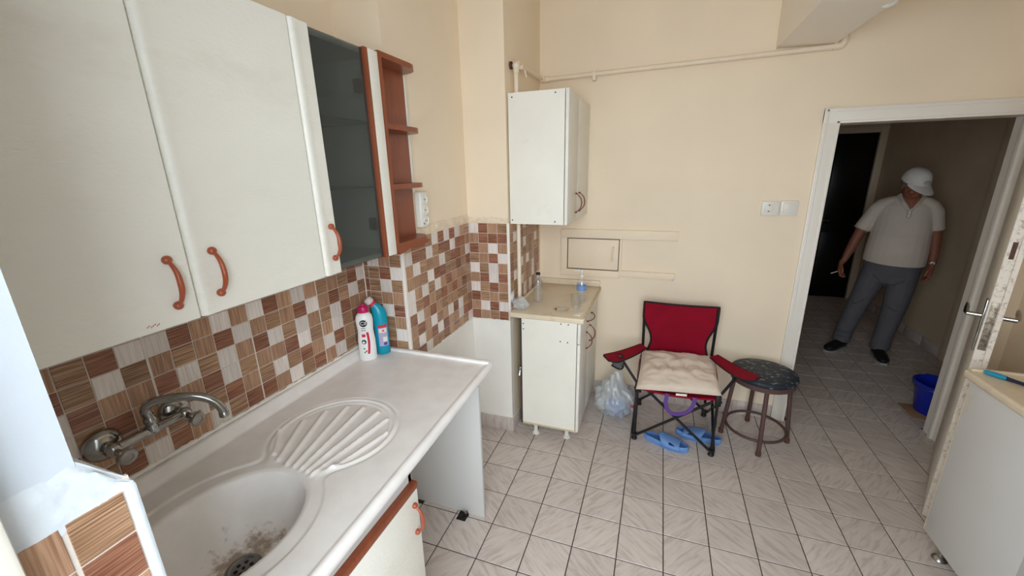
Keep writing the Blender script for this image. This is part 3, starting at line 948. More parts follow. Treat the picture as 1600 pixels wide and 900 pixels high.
# ---- worktop with moulded sink and drainer: one height field
def front_x(y): return -0.384+0.026*(Y1-y)
ZW = 0.860
BC = (-0.690, -0.975); BA, BB = 0.165, 0.200         # basin centre, half axes
DC = (-0.700, -0.578); DR = 0.212                    # drainer disc
RIBS = [((-0.767, -0.744), (-0.856, -0.565)), ((-0.726, -0.751), (-0.825, -0.493)), ((-0.696, -0.751), (-0.769, -0.446)), ((-0.667, -0.755), (-0.707, -0.433)),
        ((-0.642, -0.756), (-0.637, -0.439)), ((-0.617, -0.762), (-0.578, -0.469)), ((-0.589, -0.770), (-0.530, -0.535)), ((-0.800, -0.730), (-0.880, -0.640))]
def sstep(a, b_, x):
    t = max(0.0, min(1.0, (x-a)/(b_-a))); return t*t*(3-2*t)
def segd(p, a, b_):
    ax, ay = a; bx, by = b_; px, py = p
    dx, dy = bx-ax, by-ay
    t = max(0, min(1, ((px-ax)*dx+(py-ay)*dy)/(dx*dx+dy*dy)))
    return math.hypot(px-ax-t*dx, py-ay-t*dy)
def top_h(x, y):
    h = 0.0
    e = math.hypot((x-BC[0])/BA, (y-BC[1])/BB)                      # 1 at basin rim
    dd = math.hypot(x-DC[0], y-DC[1])
    eo = math.hypot((x-BC[0])/(BA+0.058), (y-BC[1])/(BB+0.045))     # outer rim of the bowl
    # union distance to the outer outline (soft)
    s1 = (1-eo)*0.215; s2 = DR-dd
    k = 0.05
    hh = max(0, min(1, 0.5+0.5*(s1-s2)/k))
    s = s2*(1-hh)+s1*hh+k*hh*(1-hh)
    h -= 0.0045*sstep(0.0, 0.008, s)
    # raised bead on the drainer's border
    if y > -0.80:
        h += 0.0075*math.exp(-((s-0.020)/0.0075)**2)*sstep(-0.80, -0.72, y)
        h += 0.0035*math.exp(-((s-0.036)/0.0045)**2)*sstep(-0.66, -0.5, y)
        dm = min(segd((x, y), a, c) for a, c in RIBS)
        h += 0.0085*math.exp(-(dm/0.0072)**2)*(1 if s > 0.02 else 0)
    # basin
    if e < 1.12:
        inner = sstep(1.08, 0.98, e)*0.006
        h -= inner
        if e < 1.0:
            q = 1-e
            h -= 0.150*(1-(1-min(1, q/0.62))**2.6)+0.006*q
    return h
def warp(vals, n, dens):
    acc = [0.0]
    for i in range(400):
        acc.append(acc[-1]+dens(vals[0]+(vals[1]-vals[0])*(i+0.5)/400))
    out = []; j = 0
    for k in range(n+1):
        tgt = acc[-1]*k/n
        while j < 399 and acc[j+1] < tgt: j += 1
        f = (tgt-acc[j])/(acc[j+1]-acc[j]) if acc[j+1] > acc[j] else 0
        out.append(vals[0]+(vals[1]-vals[0])*(j+f)/400)
    return out
NX, NY = 150, 330
ysamp = warp((YF+0.003, Y1-0.006), NY, lambda y: 1.0 if y < -0.34 else 0.25)
b = MB()
vs = []
cols = []
for iy, y in enumerate(ysamp):
    fx = front_x(y)
    row = []
    x_in0 = XA+0.046; x_in1 = fx-0.030
    # upstand profile at the wall, then the field, then the rolled front nose
    row += [(XA+0.008, 0.835), (XA+0.008, ZW+0.036), (XA+0.012, ZW+0.040), (XA+0.022, ZW+0.040), (XA+0.028, ZW+0.036), (XA+0.034, ZW+0.014), (XA+0.040, ZW+0.004)]
    for i in range(NX+1):
        x = x_in0+(x_in1-x_in0)*i/NX
        row.append((x, ZW+top_h(x, y)))
    row += [(fx-0.027, ZW+0.0006), (fx-0.024, ZW+0.003), (fx-0.016, ZW+0.0045), (fx-0.008, ZW+0.002), (fx-0.002, ZW-0.006), (fx, ZW-0.014), (fx-0.001, ZW-0.024), (fx-0.006, ZW-0.031), (fx-0.014, ZW-0.033), (fx-0.03, ZW-0.033)]
    cols.append(row)
nn = len(cols[0])
for y, row in zip(ysamp, cols):
    for (x, z) in row: vs.append((x, y, z))
fs = []
for i in range(len(cols)-1):
    for k in range(nn-1):
        fs.append((i*nn+k, i*nn+k+1, (i+1)*nn+k+1, (i+1)*nn+k))
b.add(vs, fs)
wt = thing('sink_worktop', (-0.7, -0.6, ZW-0.03), 'long pale stone-look worktop with moulded oval sink and ribbed drainer', 'worktop')
build('top', b, 'worktop_sink', wt, smooth=55)
# end strip along the pier, rail under the nose, drain
b = MB(); fx1 = front_x(Y1)
b.rbox(XA+0.05, fx1-0.012, Y1-0.0285, Y1-0.0065, ZW-0.033, ZW+0.013, 0.004)
build('end_strip', b, 'worktop_sink', wt)
dz = ZW-0.0045-0.006-0.150-0.006*0.9
dr = MB()
dr.lathe([(0.0, 0.002), (0.030, 0.002), (0.034, 0.005), (0.040, 0.005), (0.0435, 0.001), (0.044, -0.004)], (-0.690, -0.953, dz+0.003), 'z', 32)
drn = build('drain', dr, 'drain_steel', wt)
ds = MB()
for k in range(6):
    a = k*math.pi/3
    x, y = -0.690+0.018*math.cos(a), -0.953+0.018*math.sin(a)
    ds.lathe([(0, 0), (0.0052, 0), (0.0052, 0.0006), (0, 0.0006)], (x, y, dz+0.0052), 'z', 10)
ds.lathe([(0, 0), (0.004, 0), (0.004, 0.0012), (0, 0.0012)], (-0.690, -0.953, dz+0.0052), 'z', 10)
build('drain_holes', ds, 'drain_and_gap_dark', drn)

# ---- wall mixer tap
t = thing('wall_faucet', (XA+0.01, -0.92, 1.03), 'old chrome wall-mounted mixer tap with two round knobs above the sink', 'faucet')
zt = 1.036
for y in (-1.005, -0.836):
    build('escutcheon', MB().lathe([(0.041, 0), (0.042, 0.005), (0.039, 0.013), (0.028, 0.022), (0.016, 0.026), (0, 0.026)], (XA+0.0066, y, zt), 'x', 28), 'chrome', t, smooth=50)
b = MB()
for y in (-1.005, -0.836):
    b.tube([(XA+0.02, y, zt), (XA+0.050, y, zt-0.003)], 0.0115, 14)
    b.sphere((XA+0.052, y, zt-0.004), 0.0185, 16, 10)
yy = [(-1.005+0.169*i/8) for i in range(9)]
b.tube([(XA+0.052, y, zt-0.004) for y in yy], [0.014, 0.0125, 0.012, 0.013, 0.016, 0.013, 0.012, 0.0125, 0.014], 14)
b.lathe([(0.015, -0.012), (0.0155, 0.006), (0.013, 0.012), (0.0145, 0.016), (0.0145, 0.028), (0.011, 0.032), (0.011, 0.04)], (XA+0.056, -0.918, zt+0.004), 'z', 18)
build('mixer_body', b, 'chrome', t, smooth=50)
for y in (-1.005, -0.836):
    b = MB()
    b.tube([(XA+0.060, y, zt-0.006), (XA+0.084, y+0.004, zt-0.016)], 0.0085, 12)
    ax = Vector((0.97, 0.02, -0.06)).normalized()
    Q = Vector((0, 0, 1)).rotation_difference(ax).to_matrix().to_4x4()
    pr = [(0.012, 0), (0.018, 0.003), (0.0205, 0.008), (0.0205, 0.018), (0.018, 0.022), (0.010, 0.0225), (0.009, 0.0205), (0, 0.0205)]
    bb = MB(); bb.lathe(pr, (XA+0.082, y+0.004, zt-0.015), 'z', 20, xf=Q)
    for k in range(5):
        a = 2*math.pi*k/5
        bb.sphere(Vector((XA+0.082, y+0.004, zt-0.015))+Q.to_3x3() @ Vector((0.0185*math.cos(a), 0.0185*math.sin(a), 0.012)), 0.0062, 8, 6)
    b.v += []
    kn = build('knob', bb, 'chrome_dull', t, smooth=50)
    build('stem', b, 'chrome', kn, smooth=50)
sp = bez((XA+0.056, -0.918, zt+0.036), (XA+0.050, -0.930, zt+0.078), (XA+0.062, -0.912, zt+0.082), (XA+0.10, -0.872, zt+0.077), 10)
sp += bez((XA+0.10, -0.872, zt+0.077), (XA+0.145, -0.825, zt+0.070), (XA+0.163, -0.806, zt+0.045), (XA+0.168, -0.802, zt+0.002), 12)[1:]
n = len(sp)
build('spout', MB().tube(sp, [0.0115]*n, 14), 'chrome', t, smooth=50)
build('aerator', MB().lathe([(0.010, 0), (0.0125, 0.002), (0.0125, 0.016), (0.010, 0.019)], (XA+0.168, -0.802, zt-0.012), 'z', 16).lathe([(0, 0), (0.010, 0)], (XA+0.168, -0.802, zt-0.012), 'z', 16), 'chrome_dull', t, smooth=50)

# ---- base cabinet below the sink
XD = -0.402
t = thing('base_cabinet', (-0.7, -0.9, 0), 'white base cabinet under the sink with a cherry strip along its top', 'cabinet')
b = MB()
b.box(XA+0.03, XD-0.02, -0.587, -0.571, 0.10, 0.826)
b.box(XA+0.03, XD-0.02, YF+0.006, YF+0.022, 0.10, 0.826)
b.box(XA+0.03, XD-0.02, YF+0.022, -0.587, 0.10, 0.116)
b.box(XA+0.03, XA+0.036, YF+0.022, -0.587, 0.116, 0.826)
build('body', b, 'cab_board', t, smooth=0)
build('rail', MB().box(XD-0.036, XD-0.02, YF+0.022, -0.572, 0.735, 0.826), 'cab_grey', t, smooth=0)
build('wood_strip', MB().rbox(XD-0.022, XD+0.002, YF+0.006, -0.571, 0.712, 0.736, 0.003), 'cherry_wood', t)
d = build('door', MB().rbox(XD-0.020, XD, YF+0.35, -0.573, 0.11, 0.709, 0.003), 'cab_white', t)
bow_handle(d, XD, -0.600, 0.612, 0.105)
d = build('door', MB().rbox(XD-0.020, XD, YF+0.006, YF+0.346, 0.11, 0.709, 0.003), 'cab_white', t)
bow_handle(d, XD, -0.955, 0.612, 0.105)
for (x, y) in ((-0.47, -0.63), (-0.47, -1.2), (-0.95, -0.63), (-0.95, -1.2)):
    build('foot', MB().lathe([(0, 0), (0.022, 0), (0.022, 0.008), (0.014, 0.014), (0.014, 0.1), (0, 0.1)], (x, y, 0), 'z', 14), 'plastic_white', t)

# ---- end panel carrying the worktop
build('support_panel', MB().rbox(-0.955, -0.452, 0.0195, 0.0375, 0.0, 0.826, 0.001), 'cab_grey', None, origin=(-0.70, 0.028, 0),
      label='upright white board supporting the far end of the sink worktop', cat='panel')
t = thing('broken_floor_stub', (-0.555, 0.01, 0), 'black broken stub and rubble at the foot of the upright white board', 'debris')
b = MB()
for k in range(9):
    a = random.random()*6.28; r = 0.004+random.random()*0.008
    b.sphere((-0.556+0.020*math.cos(a), 0.0+0.010*math.sin(a), r*0.7), r, 7, 5, sc=(1, 1, 0.8))
build('rubble', b, 'debris', t)
b = MB()
for k in range(5):
    x = -0.572+k*0.009
    b.tube([(x, 0.006, 0.002), (x+0.002*math.sin(k*2), 0.004, 0.014), (x+0.004*math.sin(k*3), 0.0, 0.026+0.006*math.sin(k*5))], 0.002, 6)
build('wire_stub', b, 'debris', t)
build('dark_socket', MB().rbox(-0.585, -0.535, -0.034, 0.008, 0.0, 0.0025, 0.001), 'debris', t)

# ---- cleaning bottles in the corner
def place(name, loc, rz, label, cat): return thing(name, loc, label, cat, None, rz)
t = place('cleaner_bottle', (-0.952, -0.086, ZW+0.001), math.radians(40), 'white cream cleaner bottle with magenta cap and round black logo', 'bottle')
prof = [(0.0, 0), (0.034, 0.0), (0.038, 0.005), (0.0385, 0.05), (0.038, 0.10), (0.0345, 0.13), (0.034, 0.145), (0.0365, 0.175), (0.0375, 0.195), (0.034, 0.214), (0.024, 0.226), (0.019, 0.229), (0, 0.229)]
build('bottle_body', MB().lathe(prof, (0, 0, 0), 'z', 32, sx=1.0, sy=0.68), 'cif_white', t, local=True, smooth=60)
build('cap', MB().lathe([(0.021, 0.228), (0.0225, 0.232), (0.0205, 0.252), (0.016, 0.258), (0.009, 0.260), (0.008, 0.268), (0, 0.2685)], (0, 0, 0), 'z', 24, sx=1.05, sy=0.8), 'cif_cap', t, local=True, smooth=50)
def patch(x0, x1, z0, z1, R=0.038, sy=0.68, off=0.0006, n=10, poly=None):
    """label that wraps the flattened bottle front (local -Y)"""
    def fn(u, v):
        x = x0+(x1-x0)*u; z = z0+(z1-z0)*v
        if poly: x = x+poly(v)
        return (x, -(math.sqrt(max(0, 1-(x/R)**2))*R*sy+off), z)
    return MB().sheet(fn, n, n)
def wrapdisc(cx, cz, r, R=0.038, sy=0.68, off=0.0008, scz=1.0):
    def fn(u, v):
        a = 2*math.pi*u; x = cx+r*v*math.cos(a); z = cz+r*scz*v*math.sin(a)
        return (x, -(math.sqrt(max(0, 1-(x/R)**2))*R*sy+off), z)
    return MB().sheet(fn, 24, 3)
lab = build('logo_disc', wrapdisc(-0.006, 0.183, 0.0165, R=0.0372), 'cif_black', t, local=True, smooth=60)
vs, fs = text_mesh('Cif', 0.023)
b = MB(); b.add([(p.x-0.006, -(math.sqrt(max(0, 1-((p.x-0.006)/0.0372)**2))*0.0372*0.68+0.0014)-p.z, p.y+0.183) for p in vs], fs)
lt = build('logo_lettering', b, 'cif_white', lab, local=True, smooth=0)
build('label_red_band', patch(-0.018, -0.003, 0.118, 0.132), 'cif_red', t, local=True)
build('label_red_curve', patch(-0.002, 0.008, 0.035, 0.140, poly=lambda v: 0.006*math.sin(v*2.6)), 'cif_red', t, local=True)
build('label_black_mark', wrapdisc(-0.012, 0.095, 0.010, scz=1.1), 'cif_black', t, local=True)
build('label_white_mark', wrapdisc(-0.0135, 0.093, 0.0055, off=0.0014), 'cif_white', t, local=True)
for k, (x, z) in enumerate(((-0.014, 0.062), (-0.006, 0.050), (-0.013, 0.044))):
    build('label_spot', wrapdisc(x, z, 0.004), ['cif_green', 'cif_red', 'cif_green'][k], t, local=True)
for k in range(2):
    build('label_line', patch(-0.018, 0.001, 0.148+k*0.010, 0.151+k*0.010, R=0.036), 'mesh_grey', t, local=True)

t = thing('toilet_cleaner_bottle', (-0.925, -0.010, ZW+0.0005), 'turquoise bent-neck cleaner bottle with red collar and lilac label', 'bottle', None, math.radians(40))
P = []; R = []
for (x, z, r) in ((0, 0, 0.026), (0, 0.004, 0.031), (0, 0.05, 0.032), (0, 0.10, 0.032), (0, 0.15, 0.032), (-0.001, 0.19, 0.033), (-0.004, 0.212, 0.031), (-0.012, 0.230, 0.0245), (-0.022, 0.243, 0.017), (-0.028, 0.250, 0.0145)):
    P.append((x, 0, z)); R.append(r)
build('bottle_body', MB().tube(P, R, 28, up=(0, 1, 0), ell=(0.78, 1.0)), 'turquoise', t, local=True, smooth=60)
build('collar', MB().tube([(-0.025, 0, 0.246), (-0.034, 0, 0.258)], 0.0175, 20), 'label_red', t, local=True)
build('cap', MB().tube([(-0.034, 0, 0.258), (-0.040, 0, 0.266), (-0.047, 0, 0.275), (-0.050, 0, 0.279)], [0.0195, 0.020, 0.018, 0.012], 20), 'clear_cap', t, local=True, smooth=50)
lb = build('label', patch(-0.016, 0.024, 0.045, 0.146, R=0.032, sy=0.78), 'label_lilac', t, local=True)
build('label_red_band', patch(-0.016, 0.024, 0.136, 0.150, R=0.032, sy=0.78, off=0.0012), 'label_red', lb, local=True)
build('label_white_panel', patch(-0.013, 0.021, 0.112, 0.132, R=0.032, sy=0.78, off=0.0012), 'paper', lb, local=True)
build('label_white_panel', patch(0.002, 0.021, 0.066, 0.090, R=0.032, sy=0.78, off=0.0012), 'paper', lb, local=True)
build('label_red_mark', wrapdisc(0.006, 0.122, 0.006, R=0.032, sy=0.78, off=0.0018, scz=0.7), 'label_red', lb, local=True)
build('label_code_block', patch(0.004, 0.019, 0.049, 0.063, R=0.032, sy=0.78, off=0.0012), 'label_blue', lb, local=True)

# ---- far wall cabinet
FX = -0.212
t = thing('wall_cabinet', (-0.4, 1.09, 1.385), 'small two-door white wall cabinet on the back wall below the pipe', 'cabinet')
y0, y1, z0, z1 = 0.766, 1.424, 1.388, 2.088
x0, x1 = XC+0.008, FX-0.022
b = MB()
b.box(x0, x1, y0, y0+0.016, z0, z1)
build('side_panel', b, 'cab_board', t, smooth=0)
b = MB()
b.box(x0, x1, y1-0.016, y1, z0, z1); b.box(x0, x1, y0+0.016, y1-0.016, z0, z0+0.016); b.box(x0, x1, y0+0.016, y1-0.016, z1-0.016, z1); b.box(x0, x0+0.005, y0+0.016, y1-0.016, z0+0.016, z1-0.016)
build('body', b, 'cab_board', t, smooth=0)
for k, (a, c) in enumerate(((y0, 1.043), (1.046, y1))):
    d = build('door', MB().rbox(FX-0.019, FX, a, c, z0-0.002, z1+0.002, 0.005, 3), 'cab_white', t)
    bow_handle(d, FX, 0.990 if k == 0 else 1.092, 1.492, 0.11, r=0.0034, out=0.032, m='handle_dark')
for (x, z) in ((-0.525, 2.066), (-0.285, 2.072), (-0.282, 1.405), (-0.535, 1.41)):
    build('screw', MB().lathe([(0, 0), (0.0042, 0), (0.0042, 0.0008), (0, 0.0008)], (x, y0-0.0008, z), 'y', 10), 'screw_dark', t)

# ---- far base cabinet
FB = -0.112
t = thing('base_cabinet', (-0.3, 1.05, 0), 'narrow white base cabinet with drawer and doors standing at the back wall', 'cabinet')
y0, y1, z0, z1 = 0.722, 1.414, 0.098, 0.826
x0, x1 = -0.474, FB-0.022
build('side_panel', MB().box(x0, x1, y0, y0+0.016, z0+0.006, z1), 'cab_board', t, smooth=0)
b = MB(); b.box(x0, x1, y1-0.016, y1, z0, z1); b.box(x0, x1, y0+0.016, y1-0.016, z0, z0+0.016); b.box(x0, x0+0.005, y0+0.016, y1-0.016, z0+0.016, z1)
build('body', b, 'cab_board', t, smooth=0)
build('bottom_edge', MB().box(x0, x1+0.012, y0-0.001, y0+0.015, z0-0.006, z0+0.006), 'board_edge', t, smooth=0)
d = build('drawer', MB().rbox(FB-0.019, FB, y0, y1, 0.693, 0.822, 0.005, 3), 'cab_white', t)
bow_handle(d, FB, 1.02, 0.765, 0.17, axis='y', r=0.0034, out=0.030, m='handle_dark')
for k, (a, c) in enumerate(((y0, 0.998), (1.001, y1))):
    d = build('door', MB().rbox(FB-0.019, FB, a, c, z0-0.004, 0.689, 0.005, 3), 'cab_white', t)
    bow_handle(d, FB, 0.925 if k == 0 else 1.055, 0.640, 0.11, r=0.0034, out=0.032, m='handle_dark')
for (x, z) in ((-0.463, 0.79), (-0.463, 0.755), (-0.23, 0.812), (-0.185, 0.812), (-0.232, 0.70), (-0.188, 0.698)):
    build('screw', MB().lathe([(0, 0), (0.0042, 0), (0.0042, 0.0008), (0, 0.0008)], (x, y0-0.0008, z), 'y', 10), 'screw_dark', t)
for (x, y) in ((-0.400, 0.770), (-0.196, 0.787), (-0.400, 1.36), (-0.196, 1.36)):
    build('foot', MB().lathe([(0, 0), (0.023, 0), (0.024, 0.004), (0.022, 0.012), (0.0135, 0.016), (0.0135, 0.088), (0.02, 0.094), (0, 0.094)], (x, y, 0), 'z', 18), 'plastic_foot' if 'plastic_foot' in MATS else 'plastic_white', t)
t = thing('worktop', (-0.32, 1.07, 0.828), 'beige worktop with rear upstand on the narrow far base cabinet', 'worktop')
build('top', MB().rbox(XC+0.009, -0.092, 0.704, YB-0.004, 0.828, 0.860, 0.007, 3), 'worktop_beige', t)
build('upstand', MB().rbox(XC+0.009, -0.100, YB-0.024, YB-0.003, 0.860, 0.902, 0.004), 'worktop_beige', t)
build('side_upstand', MB().rbox(XC+0.0095, XC+0.026, 0.90, YB-0.024, 0.860, 0.880, 0.004), 'worktop_beige', t)
build('front_trim', MB().rbox(-0.100, -0.089, 0.712, YB-0.03, 0.850, 0.8635, 0.003), 'board_edge', t)

# ---- things on the far worktop
def pet_bottle(name, loc, h, r, label, capmat, labmat, band, group=None):
    t = thing(name, loc, label, 'bottle', group)
    pr = [(0, 0), (r*0.7, 0), (r*0.96, 0.006)]
    z = 0.012
    while z < h*0.62:
        pr += [(r, z), (r, z+0.007), (r*0.955, z+0.0105)]; z += 0.0145
    pr += [(r, h*0.64), (r*0.98, h*0.70), (r*0.80, h*0.79), (r*0.52, h*0.86), (r*0.40, h*0.90), (r*0.40, h*0.93)]
    build('bottle_body', MB().lathe(pr, (0, 0, 0), 'z', 28), 'pet_plastic', t, local=True, smooth=60)
    if capmat: build('cap', MB().lathe([(r*0.44, h*0.925), (r*0.47, h*0.93), (r*0.47, h*0.99), (r*0.40, h), (0, h)], (0, 0, 0), 'z', 20), capmat, t, local=True)
    build('label', MB().lathe([(r*1.012, h*band[0]), (r*1.012, h*band[1])], (0, 0, 0), 'z', 28), labmat, t, local=True)
    return t
pet_bottle('water_bottle', (-0.436, 0.957, 0.8605), 0.195, 0.031, 'clear ribbed water bottle with dark blue cap near the tiled wall', 'brush_dark', 'clear_glass', (0.40, 0.60))
b2 = pet_bottle('water_bottle', (-0.165, 1.02, 0.8605), 0.185, 0.031, 'clear bottle with pale blue label and pump top behind the drinking glass', None, 'label_bluewhite', (0.44, 0.62))
build('pump_head', MB().lathe([(0.014, 0.170), (0.014, 0.184), (0.005, 0.186), (0.005, 0.205), (0.011, 0.207), (0.011, 0.214), (0, 0.215)], (0, 0, 0), 'z', 16).tube([(0, 0, 0.210), (-0.030, -0.004, 0.209), (-0.044, -0.006, 0.204)], 0.0045, 8), 'plastic_white', b2, local=True)
t = thing('drinking_glass', (-0.176, 0.905, 0.8605), 'empty straight drinking glass on the beige worktop', 'glass')
build('tumbler', MB().lathe([(0, 0.006), (0.026, 0.006), (0.0315, 0.085), (0.033, 0.0855), (0.0335, 0.084), (0.028, 0.0), (0, 0)], (0, 0, 0), 'z', 28), 'clear_glass', t, local=True, smooth=40)
build('paper_slip', MB().rbox(-0.02, 0.02, -0.045, 0.045, 0, 0.003, 0.001), 'paper', None, origin=(0, 0, 0), label='small white tag lying at the front edge of the beige worktop', cat='paper')
COL.objects['paper_slip'].location = (-0.135, 0.80, 0.8605); COL.objects['paper_slip'].rotation_euler = (0, 0, math.radians(-12))
t = thing('glass_dish', (-0.255, 0.835, 0.8605), 'shallow clear dish lying in front of the drinking glass', 'dish')
build('dish', MB().lathe([(0, 0.002), (0.030, 0.002), (0.042, 0.010), (0.044, 0.010), (0.034, 0.0), (0, 0)], (0, 0, 0), 'z', 24, sx=1.2), 'clear_glass', t, local=True)
build('crumb', MB().sphere((-0.03, -0.012, 0.007), 0.006, 8, 6), 'rust', t, local=True)

def blob(r, sc, amp, freq, seed, squash=-0.9, sub=4, pinch=None):
    bm = bmesh.new(); bmesh.ops.create_icosphere(bm, subdivisions=sub, radius=1.0)
    for v in bm.verts:
        n = v.co.normalized()
        q = noise.noise(n*freq+Vector((seed, seed, 0)))+0.5*noise.noise(n*freq*2.3+Vector((0, seed, seed)))
        ridge = (1-abs(noise.noise(n*freq*1.7+Vector((seed*2, 0, 3)))))**3
        p = n*(1+amp*q-amp*0.7*ridge)
        p.z = max(p.z, squash)
        if pinch and n.z > pinch[0]:
            k = (n.z-pinch[0])/(1-pinch[0]); p.x *= 1-pinch[1]*k; p.y *= 1-pinch[1]*k; p.z += pinch[2]*k
        v.co = Vector((p.x*sc[0]*r, p.y*sc[1]*r, (p.z-squash)*sc[2]*r))
    return bm
t = thing('plastic_bag', (-0.494, 0.772, 0.8605), 'crumpled clear plastic bag on the corner of the beige worktop', 'bag')
build('bag_film', MB().bm(blob(0.055, (1.0, 0.85, 0.8), 0.28, 1.9, 4.0)), 'bag_film', t, local=True, smooth=80)
b = MB(); b.sheet(lambda u, v: (-0.045+0.02*math.sin(v*7)*u-0.01*u, -0.02+0.03*(v-0.5), 0.05+0.05*u+0.008*math.sin(v*9)), 8, 8, 0.0008)
build('bag_handle', b, 'bag_film', t, local=True, smooth=80)

# ---- gas pipe
t = thing('gas_pipe', (XC, YB, 2.2), 'painted gas pipe running along the back wall above the wall cabinet', 'pipe')
px = XC+0.030; pyy = YB-0.030
b = MB()
b.tube([(px, 0.846, 0.872), (px, 0.846, 2.205)], 0.0125, 12, caps=True); build('riser', b, 'pipe_paint', t)
build('elbow', MB().tube(bez((px, 0.846, 2.198), (px, 0.846, 2.25), (px, 0.846, 2.25), (px, 0.90, 2.25), 8), 0.0165, 12), 'pipe_paint', t)
build('valve', MB().sphere((px, 0.846, 2.235), 0.022, 12, 8).lathe([(0.012, 0), (0.012, 0.03), (0, 0.03)], (px, 0.882, 2.232), 'x', 10).tube([(px+0.03, 0.905, 2.225), (px+0.034, 0.925, 2.19)], [0.006, 0.004], 8), 'pipe_paint', t)
build('rusty_collar', MB().lathe([(0.019, 0), (0.021, 0.003), (0.019, 0.012)], (XC+0.001, 0.83, 2.235), 'x', 12), 'rust', t)
build('rusty_nut', MB().tube([(px, 0.895, 2.238), (px, 0.915, 2.242)], 0.0165, 10), 'rust', t)
build('side_run', MB().tube([(px, 0.90, 2.25), (px, 1.37, 2.262)], 0.0130, 12), 'pipe_paint', t)
build('elbow', MB().tube(bez((px, 1.362, 2.262), (px, pyy, 2.262), (px, pyy, 2.262), (px+0.045, pyy, 2.263), 8), 0.0185, 12), 'pipe_paint', t)
build('wall_run', MB().tube([(px+0.045, pyy, 2.263), (1.085, pyy, 2.288)], 0.0140, 12), 'pipe_paint', t)
build('elbow', MB().tube(bez((1.078, pyy, 2.288), (1.125, pyy, 2.29), (1.125, pyy, 2.29), (1.125, pyy, 2.335), 8), 0.0180, 12), 'pipe_paint', t)
build('drop', MB().tube([(1.125, pyy, 2.33), (1.125, pyy, 2.42)], 0.0140, 12), 'pipe_paint', t)
for x in (-0.187,):
    zz = 2.263+(x-px)*0.0151
    build('clip', MB().rbox(x-0.011, x+0.011, YB-0.045, YB-0.0005, zz-0.038, zz+0.018, 0.003), 'pipe_paint', t)

# ---- boxed duct below the ceiling
t = thing('duct_box', (0.95, 1.0, 2.31), 'boxed white duct hanging from the ceiling above the pipe', 'duct')
b = MB()
b.prism([(0.815, 2.312), (1.088, 2.303), (1.088, ZC-0.001), (0.815, ZC-0.001)], YF+0.002, YB-0.001, 'y')
build('casing', b, 'duct_paint', t, smooth=0)
build('end_bracket', MB().sphere((1.088, 0.845, 2.318), 0.030, 14, 10, sc=(1.0, 1.3, 0.7)), 'glossy_plastic', t, smooth=60)

# ---- hatch with wooden rails on the back wall
t = thing('wall_hatch', (0.0, YB, 0.93), 'painted wooden hatch with a small door and two long rails on the back wall', 'hatch')
yf = YB-0.020
build('rail', MB().rbox(-0.392, 0.400, yf-0.002, YB-0.0005, 1.213, 1.276, 0.002), 'cream_paint', t, label='long upper rail')
build('rail', MB().rbox(0.030, 0.400, yf, YB-0.0005, 0.945, 0.988, 0.002), 'cream_paint', t, label='short lower right rail with a broken end')
build('rail', MB().rbox(-0.392, 0.030, yf-0.004, YB-0.0005, 0.932, 0.983, 0.002), 'cream_paint', t)
build('stile', MB().rbox(-0.392, -0.346, yf-0.002, YB-0.0005, 0.983, 1.213, 0.002), 'cream_paint', t)
build('stile', MB().rbox(0.024, 0.040, yf+0.002, YB-0.0005, 0.983, 1.213, 0.002), 'cream_paint', t)
build('painted_gap_shade', MB().box(-0.346, 0.024, YB-0.003, YB-0.0004, 0.983, 1.213), 'drain_and_gap_dark', t, smooth=0)  # black sheet stands in for the shade in the gaps round the door
d = build('hatch_door', MB().rbox(-0.3395, 0.019, yf+0.003, YB-0.0030, 0.9895, 1.2065, 0.0015), 'cream_paint', t)
build('handle', MB().tube([(-0.018, yf+0.004, 1.155), (-0.018, yf-0.014, 1.150), (-0.020, yf-0.016, 1.105), (-0.022, yf-0.014, 1.062), (-0.022, yf+0.004, 1.057)], 0.0055, 8), 'cream_paint', d)
build('broken_end', MB().sphere((0.388, yf-0.002, 0.946), 0.007, 8, 6), 'plaster', t)

# ---- socket and switch
t = thing('wall_socket', (0.905, YB, 1.43), 'white square power socket with round outlet on the back wall', 'socket')
build('plate', MB().rbox(0.858, 0.952, YB-0.014, YB-0.0005, 1.388, 1.476, 0.004), 'plastic_white', t)
o = build('outlet', MB().lathe([(0, 0.004), (0.0185, 0.004), (0.0195, 0.0), (0.022, -0.003), (0.024, 0.0), (0.024, 0.004)], (0.897, YB-0.0145, 1.434), 'y', 24), 'plastic_white', t)
hh = MB()
for dx in (-0.0095, 0.0095): hh.lathe([(0, 0), (0.0032, 0), (0.0032, 0.001), (0, 0.001)], (0.897+dx, YB-0.0118, 1.434), 'y', 10)
for dz_ in (-0.0185, 0.0185): hh.rbox(0.893, 0.901, YB-0.0165, YB-0.0125, 1.434+dz_-0.003, 1.434+dz_+0.003, 0.0006)
build('contacts', hh, 'black_plastic', o)
build('frame_ring', MB().rbox(0.870, 0.925, YB-0.0155, YB-0.0135, 1.404, 1.464, 0.001), 'plastic_white', t)
t = thing('light_switch', (1.005, YB, 1.43), 'white square light switch beside the door casing', 'switch')
build('plate', MB().rbox(0.957, 1.050, YB-0.014, YB-0.0005, 1.390, 1.479, 0.004), 'plastic_white', t)
xfm = Matrix.Translation((1.003, YB-0.0135, 1.435)) @ Matrix.Rotation(math.radians(4), 4, 'X')
build('rocker', MB().rbox(-0.031, 0.031, -0.006, 0.003, -0.030, 0.030, 0.002, 2, xf=xfm), 'plastic_white', t)

